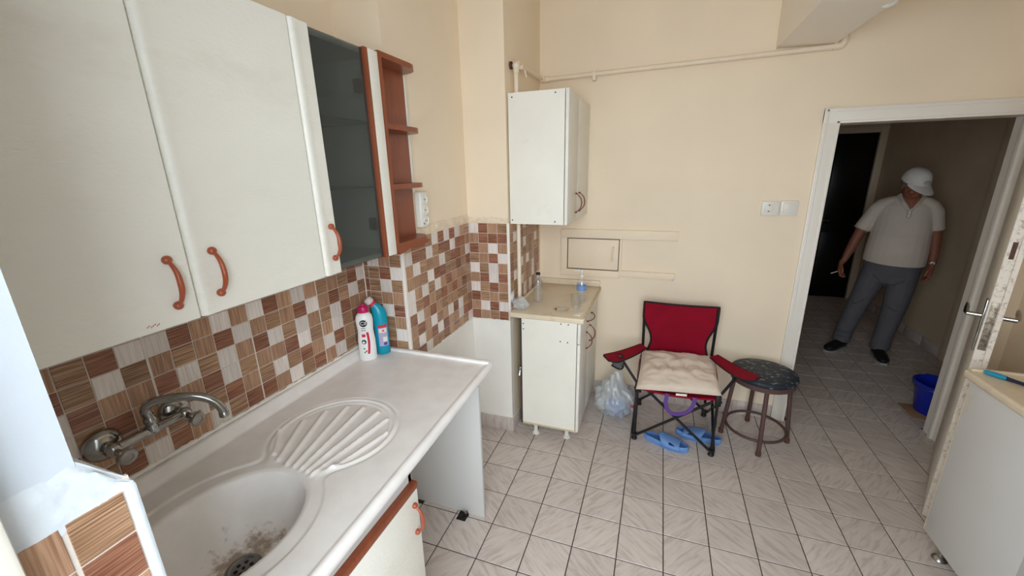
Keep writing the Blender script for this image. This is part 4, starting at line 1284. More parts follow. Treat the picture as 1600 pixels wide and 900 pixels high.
# ---- old pipes in the gap beside the far base cabinet
t = thing('drain_pipe', (XC+0.04, 0.85, 0), 'dark old pipe with a tap in the gap beside the far base cabinet', 'pipe')
build('pipe', MB().tube([(XC+0.035, 0.86, 0.0), (XC+0.035, 0.86, 0.826)], 0.012, 12), 'pipe_old', t)
build('tap', MB().tube([(XC+0.035, 0.86, 0.42), (XC+0.035, 0.815, 0.42), (XC+0.035, 0.80, 0.39)], 0.008, 8).sphere((XC+0.035, 0.826, 0.432), 0.014, 10, 8), 'chrome_dull', t)

# ---- kitchen door leaf, standing open towards the camera
hx, hy = 1.992, 1.432
fxp, fyp = 1.607, 0.722
dirv = Vector((fxp-hx, fyp-hy, 0)); LEN = dirv.length; ang = math.atan2(dirv.y, dirv.x)
d1 = thing('door_1', (hx, hy, 0), None, None, rz=ang, kind='structure')
# local frame: +X from hinge to free edge; local +Y is to the right-hand side as seen from the camera
TH = 0.040
b = MB(); b.rbox(0.0, LEN, 0.0, TH, 0.006, 1.895, 0.002)
build('leaf', b, 'door_paint', d1, local=True)
build('lip', MB().rbox(LEN-0.004, LEN+0.010, TH-0.008, TH+0.010, 0.006, 1.90, 0.003), 'worn_paint', d1, local=True)
build('edge_band', MB().rbox(LEN-0.002, LEN+0.0015, 0.001, TH-0.008, 0.006, 1.895, 0.0007), 'worn_paint', d1, local=True)
lp = build('lock_plate', MB().rbox(LEN+0.001, LEN+0.0035, 0.006, TH-0.010, 0.900, 1.115, 0.0008), 'steel_plate', d1, local=True)
build('keeper_plate', MB().rbox(LEN+0.001, LEN+0.0032, 0.012, TH-0.014, 1.30, 1.37, 0.0008), 'rust', d1, local=True)
for s, yb in ((-1, 0.0), (1, TH)):
    hd = build('handle_plate', MB().rbox(LEN-0.075, LEN-0.030, min(yb, yb+s*0.008), max(yb, yb+s*0.008), 0.880, 1.115, 0.003), 'chrome', d1, local=True)
    yo = yb+s*0.008
    pth = [(LEN-0.052, yo-s*0.002, 1.04), (LEN-0.052, yo+s*0.045, 1.04)]
    b = MB().tube(pth, 0.0095, 12)
    b.tube(bez((LEN-0.052, yo+s*0.040, 1.04), (LEN-0.075, yo+s*0.052, 1.038), (LEN-0.11, yo+s*0.044, 1.052), (LEN-0.165, yo+s*0.048, 1.060), 10), [0.009]*4+[0.0082]*4+[0.007, 0.006, 0.004], 10, ell=(0.8, 1.1))
    build('lever', b, 'chrome', hd, local=True, smooth=50)
for z in (0.25, 1.65):
    build('hinge', MB().lathe([(0, 0), (0.008, 0), (0.008, 0.09), (0, 0.09)], (-0.006, TH+0.004, z), 'z', 12), 'chrome_dull', d1, local=True)

# ---- right-hand base cabinet with worktop
t = thing('base_cabinet', (1.8, -0.2, 0), 'plain grey-white base cabinet cut off by the right border', 'cabinet')
CX = 1.512
build('body', MB().box(CX+0.018, XR-0.012, -1.20, 0.527, 0.085, 0.832), 'cab_board', t, smooth=0)
build('front_panel', MB().rbox(CX, CX+0.018, 0.0925, 0.530, 0.078, 0.832, 0.0012), 'cab_grey', t)
build('front_panel', MB().rbox(CX, CX+0.018, -0.52, 0.0895, 0.078, 0.832, 0.0012), 'cab_grey', t)
build('front_panel', MB().rbox(CX, CX+0.018, -1.20, -0.523, 0.078, 0.832, 0.0012), 'cab_grey', t)
ed = MB()
for k in range(5):
    z = 0.70+0.016*k; ed.rbox(CX-0.0006, CX+0.001, 0.500-0.0006*k, 0.511-0.0006*k+0.003*(k % 2), z, z+0.007, 0.0003)
build('scraped_label', ed, 'board_edge', t, smooth=0)
build('edge_strip', MB().box(CX-0.0005, CX+0.018, 0.530, 0.5325, 0.078, 0.832), 'board_edge', t, smooth=0)
for (x, y) in ((1.546, 0.45), (1.546, -0.4), (1.95, 0.45), (1.95, -0.4)):
    build('foot', MB().lathe([(0, 0), (0.026, 0), (0.027, 0.004), (0.020, 0.014), (0.013, 0.018), (0.013, 0.085), (0, 0.085)], (x, y, 0), 'z', 18), 'chrome_dull', t)
t = thing('worktop', (1.82, -0.3, 0.833), 'beige worktop with a brush on it at the right border', 'worktop')
build('top', MB().rbox(1.496, XR-0.004, -1.20, 0.560, 0.8335, 0.868, 0.009, 3), 'worktop_beige', t)
build('rear_lip', MB().rbox(1.512, XR-0.004, 0.543, 0.561, 0.866, 0.8745, 0.003), 'worktop_beige', t)
t = thing('cleaning_brush', (1.60, 0.45, 0.8685), 'turquoise and navy brush lying on the beige worktop at the right border', 'brush')
A = Vector((1.545, 0.535, 0.876)); Bv = Vector((1.655, 0.375, 0.876))
def L_(k): return A.lerp(Bv, k)
build('brush_head', MB().tube([L_(0), L_(0.05), L_(0.2), L_(0.34)], [0.008, 0.0125, 0.0125, 0.010], 12, ell=(0.6, 1.2), up=(0, 0, 1)), 'brush_blue', t)
build('grip', MB().tube([L_(0.32), L_(0.45), L_(0.7), L_(0.98), L_(1.0)], [0.0095, 0.008, 0.0085, 0.007, 0.004], 12, ell=(0.75, 1.1), up=(0, 0, 1)), 'brush_dark', t)
build('bristles', MB().rbox(-0.022, 0.022, -0.011, 0.011, 0, 0.010, 0.002, 2, xf=Matrix.Translation((1.572, 0.512, 0.8688)) @ Matrix.Rotation(math.radians(-55), 4, 'Z')), 'brush_dark', t)

# ---- bucket and the loose board in the hall
t = thing('bucket', (2.165, 1.835, 0.006), 'deep blue plastic bucket behind the doorway', 'bucket')
build('pail', MB().lathe([(0, 0.004), (0.092, 0.004), (0.094, 0.0), (0.098, 0.004), (0.124, 0.205), (0.130, 0.212), (0.138, 0.210), (0.138, 0.222), (0.128, 0.226), (0.122, 0.222), (0.094, 0.008), (0, 0.008)], (0, 0, 0), 'z', 40), 'bucket_blue', t, local=True, smooth=45)
for s in (-1, 1):
    build('ear', MB().rbox(-0.016, 0.016, s*0.137-0.005, s*0.137+0.005, 0.196, 0.226, 0.003), 'bucket_blue', t, local=True)
build('bail', MB().tube([(0.137*math.cos(a)*0.98, 0.137*math.sin(a), 0.214-0.02*abs(math.cos(a))) for a in [math.pi/2+math.pi*i/16 for i in range(17)]], 0.0025, 8), 'chrome_dull', t, local=True)
build('loose_board', MB().rbox(-0.16, 0.16, -0.115, 0.085, 0, 0.005, 0.001), 'wood_raw', None, origin=(0, 0, 0), label='thin wooden board lying under the blue bucket', cat='board')
lb_ = COL.objects['loose_board']; lb_.location = (2.165, 1.83, 0.0003)

# ---- folding camping chair
t = thing('camping_chair', (0.445, 1.11, 0), 'dark red folding camping chair with black frame facing the camera', 'chair')
FLt, FRt, RLt, RRt = (0.222, 0.910, 0), (0.672, 0.885, 0), (0.232, 1.335, 0), (0.668, 1.322, 0)
def up_(p, z, dx=0, dy=0): return (p[0]+dx, p[1]+dy, z)
R_ = 0.0085
hubs = {'FL': up_(FLt, 0.372), 'FR': up_(FRt, 0.372), 'RL': up_(RLt, 0.40, 0, 0.0), 'RR': up_(RRt, 0.40, 0, 0.0)}
def leg(p, top): build('leg', MB().tube([up_(p, 0.012), top], R_, 10), 'black_tube', t)
leg(FLt, up_(FLt, 0.385)); leg(FRt, up_(FRt, 0.385))
# rear posts run on upwards as the back posts
build('back_post', MB().tube([up_(RLt, 0.10, 0, 0.0), up_(RLt, 0.50, -0.004, -0.02), up_(RLt, 0.815, -0.010, -0.055)], 0.0095, 10), 'black_tube', t)
build('back_post', MB().tube([up_(RRt, 0.10, 0, 0.0), up_(RRt, 0.50, 0.002, -0.02), up_(RRt, 0.812, 0.004, -0.055)], 0.0095, 10), 'black_tube', t)
def brace(a, c): build('brace', MB().tube([a, c], 0.0085, 10), 'black_tube', t)
brace(up_(FLt, 0.03, 0.0, -0.012), up_(FRt, 0.365, -0.03, -0.012)); brace(up_(FRt, 0.03, 0, -0.020), up_(FLt, 0.365, 0.06, -0.012))
brace(up_(RLt, 0.03, 0, 0.012), up_(RRt, 0.365, -0.03, 0.012)); brace(up_(RRt, 0.03, 0, 0.020), up_(RLt, 0.365, 0.03, 0.012))
brace(up_(FLt, 0.03, -0.012), up_(RLt, 0.365, -0.010)); brace(up_(RLt, 0.03, -0.016), up_(FLt, 0.365, -0.014))
brace(up_(FRt, 0.03, 0.012), up_(RRt, 0.365, 0.012)); brace(up_(RRt, 0.03, 0.018), up_(FRt, 0.365, 0.016))
for p in (FLt, FRt, RLt, RRt):
    b = MB().lathe([(0, 0), (0.018, 0), (0.019, 0.006), (0.013, 0.014), (0.0125, 0.04), (0, 0.04)], p, 'z', 14)
    b.rbox(p[0]-0.016, p[0]+0.016, p[1]-0.02, p[1]+0.014, 0.018, 0.044, 0.005)
    build('foot_cap', b, 'black_plastic', t)
for k in ('FL', 'FR'):
    p = hubs[k]; build('hub', MB().rbox(p[0]-0.016, p[0]+0.016, p[1]-0.018, p[1]+0.016, p[2]-0.03, p[2]+0.035, 0.006), 'black_plastic', t)
# backrest sling
def back_fn(u, v):
    w_top0, w_top1 = 0.219, 0.676
    q_ = 1-v                                                        # 0 at the top
    ins = 0.0 if q_ < 0.28 else 0.060*math.sin(min(1.0, (q_-0.28)/0.46)*math.pi/2)**1.6
    ins -= 0.022*max(0.0, (q_-0.78)/0.22)
    x0_, x1_ = w_top0+ins, w_top1-ins*0.85
    x = x0_+(x1_-x0_)*u
    z = 0.448+(0.822-0.448)*v-0.012*math.sin(math.pi*u)*v*v
    y = 1.305-0.030*v+0.040*math.sin(math.pi*u)*(0.5+0.5*(1-v))
    return (x, y-0.01, z)
br = build('backrest', MB().sheet(back_fn, 24, 24, 0.004), 'red_fabric', t, smooth=70)
edge = [back_fn(0, i/24) for i in range(25)]+[back_fn(i/24, 1) for i in range(1, 25)]+[back_fn(1, 1-i/24) for i in range(1, 25)]
build('piping', MB().tube(edge, 0.0065, 8), 'black_piping', br, smooth=60)
# seat sling
def seat_fn(u, v):
    x = 0.226+(0.668-0.226)*u
    y = 0.885+(1.30-0.885)*v
    z = 0.385+0.055*v-0.045*math.sin(math.pi*u)*(0.25+0.75*math.sin(math.pi*min(1, v+0.15)))
    return (x, y, z)
st = build('seat', MB().sheet(seat_fn, 20, 14, 0.004), 'red_fabric', t, smooth=70)
build('seat_front_hem', MB().sheet(lambda u, v: (0.226+0.442*u, 0.884-0.003*math.sin(math.pi*v), 0.384-0.016*math.sin(math.pi*u)-0.009*v), 20, 4, 0.003), 'red_fabric', st, smooth=70)
# side slings that join seat to arms
for s, (xa, ya, xb_, yb_) in ((-1, (0.222, 0.915, 0.236, 1.19)), (1, (0.672, 0.895, 0.662, 1.18))):
    build('side_sling', MB().sheet(lambda u, v: (xa+(xb_-xa)*v*v+0.010*s*math.sin(math.pi*v), ya+(yb_-ya)*v+0.035*(u-0.5)*(1-v*0.5), 0.362+0.165*v), 4, 10, 0.003), 'red_fabric', t, smooth=70)
# arms
def arm(p_back, p_front, w0, w1, sag, side, cup):
    pb, pf = Vector(p_back), Vector(p_front)
    dd = (pf-pb); dn = Vector((dd.x, dd.y, 0)).normalized(); sd = Vector((-dn.y, dn.x, 0))
    def prof(v): return w0+(w1-w0)*(v**0.8) if v < 0.86 else (w0+(w1-w0))*math.sqrt(max(0.04, 1-((v-0.86)/0.14)**2))
    def fn(u, v):
        p = pb.lerp(pf, v); w = prof(v)
        q = p+sd*(u-0.5)*w
        q.z += -sag*math.sin(math.pi*v)+0.012*(u-0.5)*side
        return q
    a = build('arm', MB().sheet(fn, 8, 20, 0.004), 'red_fabric', t, smooth=70)
    ed_ = [fn(0, i/20) for i in range(21)]+[fn(i/8, 1) for i in range(1, 9)]+[fn(1, 1-i/20) for i in range(1, 21)]
    build('piping', MB().tube(ed_, 0.005, 8), 'black_piping', a, smooth=60)
    return a, fn
aL, fL = arm((0.236, 1.215, 0.520), (0.030, 0.885, 0.545), 0.05, 0.115, 0.01, -1, True)
aR, fR = arm((0.668, 1.205, 0.510), (0.838, 0.865, 0.545), 0.05, 0.115, 0.012, 1, False)
q = fL(0.5, 0.72)
hole = [(q[0]+0.030*math.cos(a)*1.0, q[1]+0.030*math.sin(a), q[2]+0.004) for a in [2*math.pi*i/20 for i in range(20)]]
build('cup_hole_rim', MB().tube(hole, 0.0045, 8, closed=True), 'black_piping', aL, smooth=60)
build('cup_hole', MB().lathe([(0, 0.0025), (0.030, 0.0025)], (q[0], q[1], q[2]), 'z', 20), 'mesh_grey', aL)
pk = build('cup_net', MB().lathe([(0.034, -0.002), (0.037, -0.03), (0.034, -0.06), (0.020, -0.072), (0, -0.074)], (q[0], q[1], q[2]-0.003), 'z', 20), 'cup_net' if 'cup_net' in MATS else 'mesh_grey', aL)
build('net_rim', MB().tube([(q[0]+0.036*math.cos(a), q[1]+0.036*math.sin(a), q[2]-0.066+0.006*math.sin(a*2)) for a in [2*math.pi*i/20 for i in range(20)]], 0.005, 8, closed=True), 'black_piping', pk)
for (hub, f) in (('FL', fL), ('FR', fR)):
    p = hubs[hub]; e_ = f(0.5, 0.66)
    build('arm_strut', MB().tube([(p[0], p[1], p[2]+0.02), (e_[0], e_[1], e_[2]-0.006)], 0.0085, 10), 'black_tube', t)
# purple carrying strap below the seat
sp_ = bez((0.395, 0.876, 0.375), (0.375, 0.86, 0.27), (0.42, 0.855, 0.245), (0.47, 0.855, 0.262), 10)+bez((0.47, 0.855, 0.262), (0.53, 0.855, 0.285), (0.545, 0.865, 0.31), (0.548, 0.876, 0.375), 10)[1:]
def strap_fn(u, v):
    i = u*(len(sp_)-1); k = min(int(i), len(sp_)-2); p = sp_[k].lerp(sp_[k+1], i-k)
    tn = (sp_[k+1]-sp_[k]).normalized(); nn_ = Vector((-tn.z, 0, tn.x))
    return p+nn_*(v-0.5)*0.024
build('strap', MB().sheet(strap_fn, 24, 2, 0.002), 'purple_strap', t, smooth=70)

# ---- cushion on the chair
def cushion():
    bm = bmesh.new()
    n_ = 30; g1 = []; g2 = []
    c00, c10, c11, c01 = Vector((0.214, 0.812, 0.414)), Vector((0.690, 0.878, 0.414)), Vector((0.688, 1.300, 0.462)), Vector((0.226, 1.272, 0.462))
    for i in range(n_+1):
        r1, r2 = [], []
        for j in range(n_+1):
            u, v = i/n_, j/n_
            a, c = 2*u-1, 2*v-1
            pin = 0.020
            uu = u+pin*a*(1-c*c)*-1*0.6; vv = v+pin*c*(1-a*a)*-1*0.6
            p = c00*(1-uu)*(1-vv)+c10*uu*(1-vv)+c11*uu*vv+c01*(1-uu)*vv
            th = 0.052*((1-abs(a)**3.0)**0.42)*((1-abs(c)**3.0)**0.42)
            w = 0.016*noise.noise(Vector((u*5, v*5, 1)))-0.014*(1-abs(noise.noise(Vector((u*5+v*2, v*6-u, 5)))))**6+0.006*noise.noise(Vector((u*16, v*16, 2)))
            r1.append(bm.verts.new(p+Vector((0, 0, th+w*(th/0.052)-0.004))))
            r2.append(bm.verts.new(p+Vector((0, 0, -th*0.40-0.004-0.016*math.sin(math.pi*u)*math.sin(math.pi*v)))))
        g1.append(r1); g2.append(r2)
    for i in range(n_):
        for j in range(n_):
            bm.faces.new((g1[i][j], g1[i+1][j], g1[i+1][j+1], g1[i][j+1]))
            bm.faces.new((g2[i][j], g2[i][j+1], g2[i+1][j+1], g2[i+1][j]))
    for i in range(n_):
        bm.faces.new((g1[i][0], g2[i][0], g2[i+1][0], g1[i+1][0])); bm.faces.new((g1[i][n_], g1[i+1][n_], g2[i+1][n_], g2[i][n_]))
        bm.faces.new((g1[0][i], g1[0][i+1], g2[0][i+1], g2[0][i])); bm.faces.new((g1[n_][i], g2[n_][i], g2[n_][i+1], g1[n_][i+1]))
    return MB().bm(bm)
t = thing('seat_cushion', (0.455, 1.07, 0.41), 'cream square cushion lying on the red camping chair', 'cushion')
build('pillow', cushion(), 'cushion_cotton', t, smooth=80)
# the sewn label strip at the front seam
build('seam_label', MB().sheet(lambda u, v: (0.44+0.06*u, 0.838+0.008*u, 0.407-0.014*v), 4, 2, 0.001), 'paper', t)

# ---- round stool
sx_, sy_ = 0.946, 1.155
t = thing('round_stool', (sx_, sy_, 0), 'round metal stool with paint-spattered black seat beside the camping chair', 'stool')
build('seat_pad', MB().lathe([(0, 0.440), (0.172, 0.440), (0.181, 0.446), (0.184, 0.458), (0.180, 0.471), (0.165, 0.477), (0.08, 0.480), (0, 0.480)], (sx_, sy_, 0), 'z', 48), 'stool_seat', t, smooth=50)
build('seat_band', MB().lathe([(0.170, 0.412), (0.1745, 0.412), (0.1745, 0.441), (0.170, 0.441), (0.170, 0.412)], (sx_, sy_, 0), 'z', 48), 'stool_metal', t)
for a in (2, 91, 181, 268):
    a = math.radians(a)
    c_, s_ = math.cos(a), math.sin(a)
    lg = build('leg', MB().tube([(sx_+0.188*c_, sy_+0.188*s_, 0.006), (sx_+0.150*c_, sy_+0.150*s_, 0.438)], 0.0125, 14), 'stool_metal', t)
    build('foot_plug', MB().lathe([(0, 0), (0.0145, 0), (0.0155, 0.004), (0.0145, 0.03), (0, 0.03)], (sx_+0.188*c_, sy_+0.188*s_, 0), 'z', 14), 'rust', lg)
build('ring', MB().tube([(sx_+0.168*math.cos(a), sy_+0.168*math.sin(a), 0.085) for a in [2*math.pi*i/48 for i in range(48)]], 0.0085, 10, closed=True), 'stool_metal', t, smooth=60)

# ---- slippers
def slipper(loc, rz, label):
    t = thing('slipper', loc, label, 'slipper', 'blue slippers under the chair', rz)
    # local: heel at -X, toe at +X, length 0.27
    def half(x):
        s = (x+0.135)/0.27
        return 0.038+0.014*math.sin(math.pi*min(1, max(0, (s-0.25)/0.75)))-0.002
    out = []
    N_ = 44
    for i in range(N_):
        a = 2*math.pi*i/N_
        x = 0.135*math.copysign(abs(math.cos(a))**0.75, math.cos(a)); y = math.copysign(abs(math.sin(a))**0.75, math.sin(a))*half(x)
        out.append((x, y))
    b = MB()
    n_ = len(out)
    vs = [(x*0.97, y*0.95, 0.0) for x, y in out]+[(x, y, 0.010) for x, y in out]+[(x*1.01, y*1.03, 0.030) for x, y in out]+[(x*0.96, y*0.92, 0.038) for x, y in out]
    fs = [tuple(range(n_-1, -1, -1))]
    for k in range(3):
        for i in range(n_):
            j = (i+1) % n_; fs.append((k*n_+i, k*n_+j, (k+1)*n_+j, (k+1)*n_+i))
    b.add(vs, fs)
    build('sole', b, 'slipper_blue', t, local=True, smooth=50)
    b = MB(); b.add([(x*0.962, y*0.923, 0.0378) for x, y in out]+[(x*0.90, y*0.82, 0.027) for x, y in out],
                    [(i, (i+1) % n_, n_+(i+1) % n_, n_+i) for i in range(n_)]+[tuple(range(n_, 2*n_))])
    build('footbed', b, 'slipper_bed', t, local=True, smooth=50)
    # broad instep strap with open toe and one oval cut-out on each side
    nu_, nv_ = 36, 18
    g_ = []
    for i in range(nu_+1):
        for j in range(nv_+1):
            u, v = i/nu_, j/nv_
            a = math.pi*u
            xs = -0.040+0.020*math.cos(a)**2; xe = 0.098-0.030*math.cos(a)**2*0-0.012*math.sin(a)
            x = xs+(xe-xs)*v
            w = half(x)+0.004
            g_.append((x, w*math.copysign(abs(math.cos(a))**0.8, math.cos(a))*1.02, 0.016+(0.058-0.026*v)*(math.sin(a)**0.62)))
    f_ = []
    for i in range(nu_):
        for j in range(nv_):
            u, v = (i+0.5)/nu_, (j+0.5)/nv_
            if ((min(u, 1-u)-0.20)/0.075)**2+((v-0.60)/0.17)**2 < 1: continue
            f_.append((i*(nv_+1)+j, (i+1)*(nv_+1)+j, (i+1)*(nv_+1)+j+1, i*(nv_+1)+j+1))
    b = MB(); b.add(g_, f_)
    so = build('strap', b, 'slipper_blue', t, local=True, smooth=60)
    md = so.modifiers.new('thick', 'SOLIDIFY'); md.thickness = 0.006; md.offset = -1
    return t
slipper((0.415, 0.905, 0.0005), math.radians(-16), 'blue slide slipper lying nearest, its toe pointing to the chair leg')
slipper((0.610, 1.035, 0.0005), math.radians(172), 'blue slide slipper partly behind the other one with its heel to the right')

# ---- plastic bag on the floor
t = thing('plastic_bag', (0.062, 1.170, 0.002), 'knotted translucent plastic bag on the floor between cabinet and camping chair', 'bag')
build('bag_film', MB().bm(blob(0.135, (1.05, 0.86, 1.12), 0.20, 1.7, 12.0, squash=-0.72, sub=5, pinch=(0.35, 0.45, 0.42))), 'bag_film', t, local=True, smooth=80)
build('contents', MB().bm(blob(0.075, (1.1, 0.9, 0.9), 0.25, 1.5, 3.0, squash=-0.8), 0, Matrix.Translation((0.02, -0.01, 0.012))), 'label_bluewhite', t, local=True, smooth=80)
build('contents', MB().bm(blob(0.055, (1.1, 0.9, 1.0), 0.25, 1.5, 8.0, squash=-0.8), 0, Matrix.Translation((-0.065, 0.02, 0.014))), 'paper', t, local=True, smooth=80)
b = MB()
hp = bez((0.05, -0.05, 0.20), (0.13, -0.09, 0.21), (0.145, -0.08, 0.12), (0.125, -0.075, 0.085), 14)
b.sheet(lambda u, v: hp[min(14, int(u*14))]+Vector((0.004*math.sin(v*6), 0.010*(v-0.5), 0.022*(v-0.5))), 14, 4, 0.0008)
build('bag_handle', b, 'bag_film', t, local=True, smooth=80)
build('red_knot', MB().sphere((0.132, -0.078, 0.118), 0.012, 10, 8, sc=(0.8, 0.8, 1.2)), 'label_red', t, local=True, smooth=60)
# ---- plastic cup
t = thing('plastic_cup', (0.700, 1.145, 0.0005), 'small clear plastic cup standing on the floor behind the slippers', 'cup')
build('cup_wall', MB().lathe([(0, 0.002), (0.022, 0.002), (0.032, 0.078), (0.0345, 0.079), (0.0345, 0.081), (0.031, 0.081), (0.0215, 0.0), (0, 0)], (0, 0, 0), 'z', 24), 'pet_plastic', t, local=True, smooth=40)

# ================================================================== PERSON in the hallway
# local frame: +X his left (image right), -Y towards the camera
pr = thing('person', (2.13, 2.87, 0.0), 'person in white polo shirt, grey trousers and pale cap looking down in the dark hallway', 'person', None, math.radians(-23.1))
def ell_tube(b, pts, seg=18, up=(0, -1, 0)):
    """pts: (x,y,z, half width along X-ish, half depth along Y-ish)"""
    b.tube([(p[0], p[1], p[2]) for p in pts], [1.0]*len(pts), seg, ell=[(p[4], p[3]) for p in pts], up=up)
HC = Vector((0.085, -0.045, 1.505))      # head centre
yawh, nod = math.radians(36), math.radians(26)
HM = Matrix.Translation(HC) @ Matrix.Rotation(yawh, 4, 'Z') @ Matrix.Rotation(nod, 4, 'X')
def hp_(x, y, z): return tuple(HM @ Vector((x, y, z)))
def sph(b, c, r, sc=(1, 1, 1), head=True):
    if head: b.sphere((0, 0, 0), r, 18, 12, xf=HM @ Matrix.Translation(c), sc=sc)
    else: b.sphere(c, r, 18, 12, sc=sc)
def _sph_fix():
    pass
body = MB()
def hs(c, r, sc=(1, 1, 1)):
    prof = [(math.sin(math.pi*i/12)*r, -math.cos(math.pi*i/12)*r) for i in range(13)]; prof[0] = (0, -r); prof[-1] = (0, r)
    body.lathe(prof, (0, 0, 0), 'z', 18, xf=HM @ Matrix.Translation(c) @ Matrix.Diagonal((*sc, 1)))
hs((0, 0.010, 0.045), 0.088, (0.86, 1.06, 0.98))       # skull
hs((0, -0.022, -0.030), 0.072, (0.86, 0.90, 1.08))     # face
hs((0, -0.050, -0.088), 0.034, (1.05, 0.85, 0.75))     # chin
hs((0, -0.094, -0.020), 0.0145, (0.85, 1.3, 1.15)); hs((0, -0.086, 0.006), 0.011, (0.8, 1.0, 1.6))   # nose
hs((0, -0.078, 0.022), 0.020, (2.4, 0.7, 0.5))         # brow
hs((0, -0.083, -0.052), 0.010, (2.2, 0.7, 0.55)); hs((0, -0.081, -0.062), 0.010, (2.0, 0.7, 0.6))    # lips
for s in (-1, 1):
    hs((s*0.036, -0.062, -0.025), 0.026, (0.9, 0.8, 0.9)); hs((s*0.076, 0.008, -0.010), 0.022, (0.35, 0.75, 1.25))
ell_tube(body, [(0.085, 0.010, 1.50, 0.055, 0.058), (0.082, 0.012, 1.42, 0.058, 0.060), (0.078, 0.018, 1.36, 0.075, 0.066)])
ell_tube(body, [(0.075, 0.02, 1.395, 0.09, 0.06), (0.075, 0.02, 1.33, 0.17, 0.085), (0.075, 0.015, 1.20, 0.165, 0.11), (0.075, 0.0, 1.05, 0.165, 0.13), (0.075, 0.005, 0.92, 0.165, 0.125), (0.070, 0.01, 0.80, 0.160, 0.115)])
def arm_pts(pts): ell_tube(body, pts, 14)
ARM_R = [(-0.085, 0.020, 1.335, 0.052, 0.055), (-0.135, 0.015, 1.235, 0.047, 0.050), (-0.185, 0.008, 1.115, 0.041, 0.043), (-0.212, 0.000, 1.015, 0.038, 0.039), (-0.232, -0.020, 0.93, 0.034, 0.034), (-0.254, -0.045, 0.850, 0.025, 0.026), (-0.262, -0.052, 0.828, 0.024, 0.022)]
ARM_L = [(0.232, 0.020, 1.335, 0.052, 0.055), (0.262, 0.018, 1.235, 0.046, 0.050), (0.283, 0.015, 1.115, 0.041, 0.043), (0.293, 0.008, 1.03, 0.038, 0.039), (0.300, -0.010, 0.97, 0.034, 0.034), (0.304, -0.028, 0.900, 0.026, 0.025), (0.304, -0.032, 0.880, 0.024, 0.022)]
arm_pts(ARM_R); arm_pts(ARM_L)
def hand(wr, side, curl):
    """palm and five fingers hanging down from the wrist; side=+1 his left"""
    x, y, z = wr
    ell_tube(body, [(x, y, z+0.02, 0.020, 0.024), (x, y-0.004, z-0.015, 0.020, 0.034), (x+side*0.002, y-0.008, z-0.055, 0.018, 0.040), (x+side*0.001, y-0.010, z-0.085, 0.016, 0.039)], 12)
    for k, (dy, ln) in enumerate(((-0.040, 0.070), (-0.018, 0.078), (0.004, 0.073), (0.024, 0.058))):
        c = curl[k]; bx, by, bz = x, y+dy, z-0.082
        p1 = (bx-side*ln*0.16*c, by, bz-ln*0.42); p2 = (bx-side*ln*0.55*c, by, bz-ln*(0.72-0.22*c)); p3 = (bx-side*ln*0.85*c, by, bz-ln*(0.95-0.62*c))
        body.tube([(bx, by, bz+0.02), p1, p2, p3], [0.0105, 0.0100, 0.0092, 0.0072], 10)
    body.tube([(x-side*0.004, y-0.030, z-0.018), (x-side*0.018, y-0.054, z-0.045), (x-side*0.024, y-0.060, z-0.075), (x-side*0.026, y-0.054, z-0.096)], [0.0125, 0.0115, 0.0105, 0.0080], 10)
hand((-0.268, -0.056, 0.822), -1, (0.85, 0.75, 0.8, 0.85))
hand((0.304, -0.034, 0.874), 1, (0.55, 0.6, 0.65, 0.7))
LEG_R = [(-0.010, 0.02, 0.86, 0.095, 0.105), (-0.045, 0.015, 0.70, 0.080, 0.088), (-0.090, 0.0, 0.48, 0.060, 0.064), (-0.125, 0.010, 0.34, 0.054, 0.058), (-0.150, 0.015, 0.18, 0.040, 0.044), (-0.160, 0.012, 0.075, 0.036, 0.042)]
LEG_L = [(0.155, 0.02, 0.86, 0.095, 0.105), (0.152, 0.010, 0.70, 0.080, 0.088), (0.148, -0.020, 0.48, 0.060, 0.064), (0.135, -0.010, 0.34, 0.054, 0.058), (0.120, 0.000, 0.18, 0.040, 0.044), (0.118, 0.0, 0.075, 0.036, 0.042)]
ell_tube(body, LEG_R, 14); ell_tube(body, LEG_L, 14)
remeshed('body', body, 0.0055, 3, 'skin', pr)
# eyes
for s in (-1, 1):
    e = MB(); e.lathe([(math.sin(math.pi*i/8)*0.0115 if 0 < i < 8 else 0, -math.cos(math.pi*i/8)*0.0115) for i in range(9)], (0, 0, 0), 'z', 12, xf=HM @ Matrix.Translation((s*0.031, -0.073, 0.004)))
    build('eye', e, 'eye_white', pr, local=True)
# shirt
sh = MB()
ell_tube(sh, [(0.078, 0.022, 1.415, 0.075, 0.062), (0.077, 0.022, 1.385, 0.125, 0.080), (0.076, 0.020, 1.330, 0.182, 0.102), (0.075, 0.012, 1.22, 0.190, 0.128), (0.073, -0.006, 1.08, 0.196, 0.156), (0.072, -0.010, 0.97, 0.205, 0.160), (0.070, -0.002, 0.885, 0.208, 0.150), (0.069, 0.0, 0.862, 0.206, 0.146)], 24)
ell_tube(sh, [(0.030, 0.022, 1.385, 0.040, 0.060), (-0.030, 0.022, 1.365, 0.052, 0.066), (-0.075, 0.020, 1.338, 0.060, 0.068), (-0.110, 0.018, 1.300, 0.062, 0.068), (-0.150, 0.014, 1.205, 0.060, 0.064), (-0.184, 0.010, 1.128, 0.058, 0.060)], 16)
ell_tube(sh, [(0.120, 0.022, 1.385, 0.040, 0.060), (0.178, 0.022, 1.368, 0.052, 0.066), (0.218, 0.020, 1.338, 0.058, 0.068), (0.246, 0.018, 1.295, 0.060, 0.066), (0.266, 0.016, 1.21, 0.056, 0.062), (0.279, 0.015, 1.150, 0.054, 0.058)], 16)
shirt = remeshed('polo_shirt', sh, 0.006, 8, 'shirt', pr)
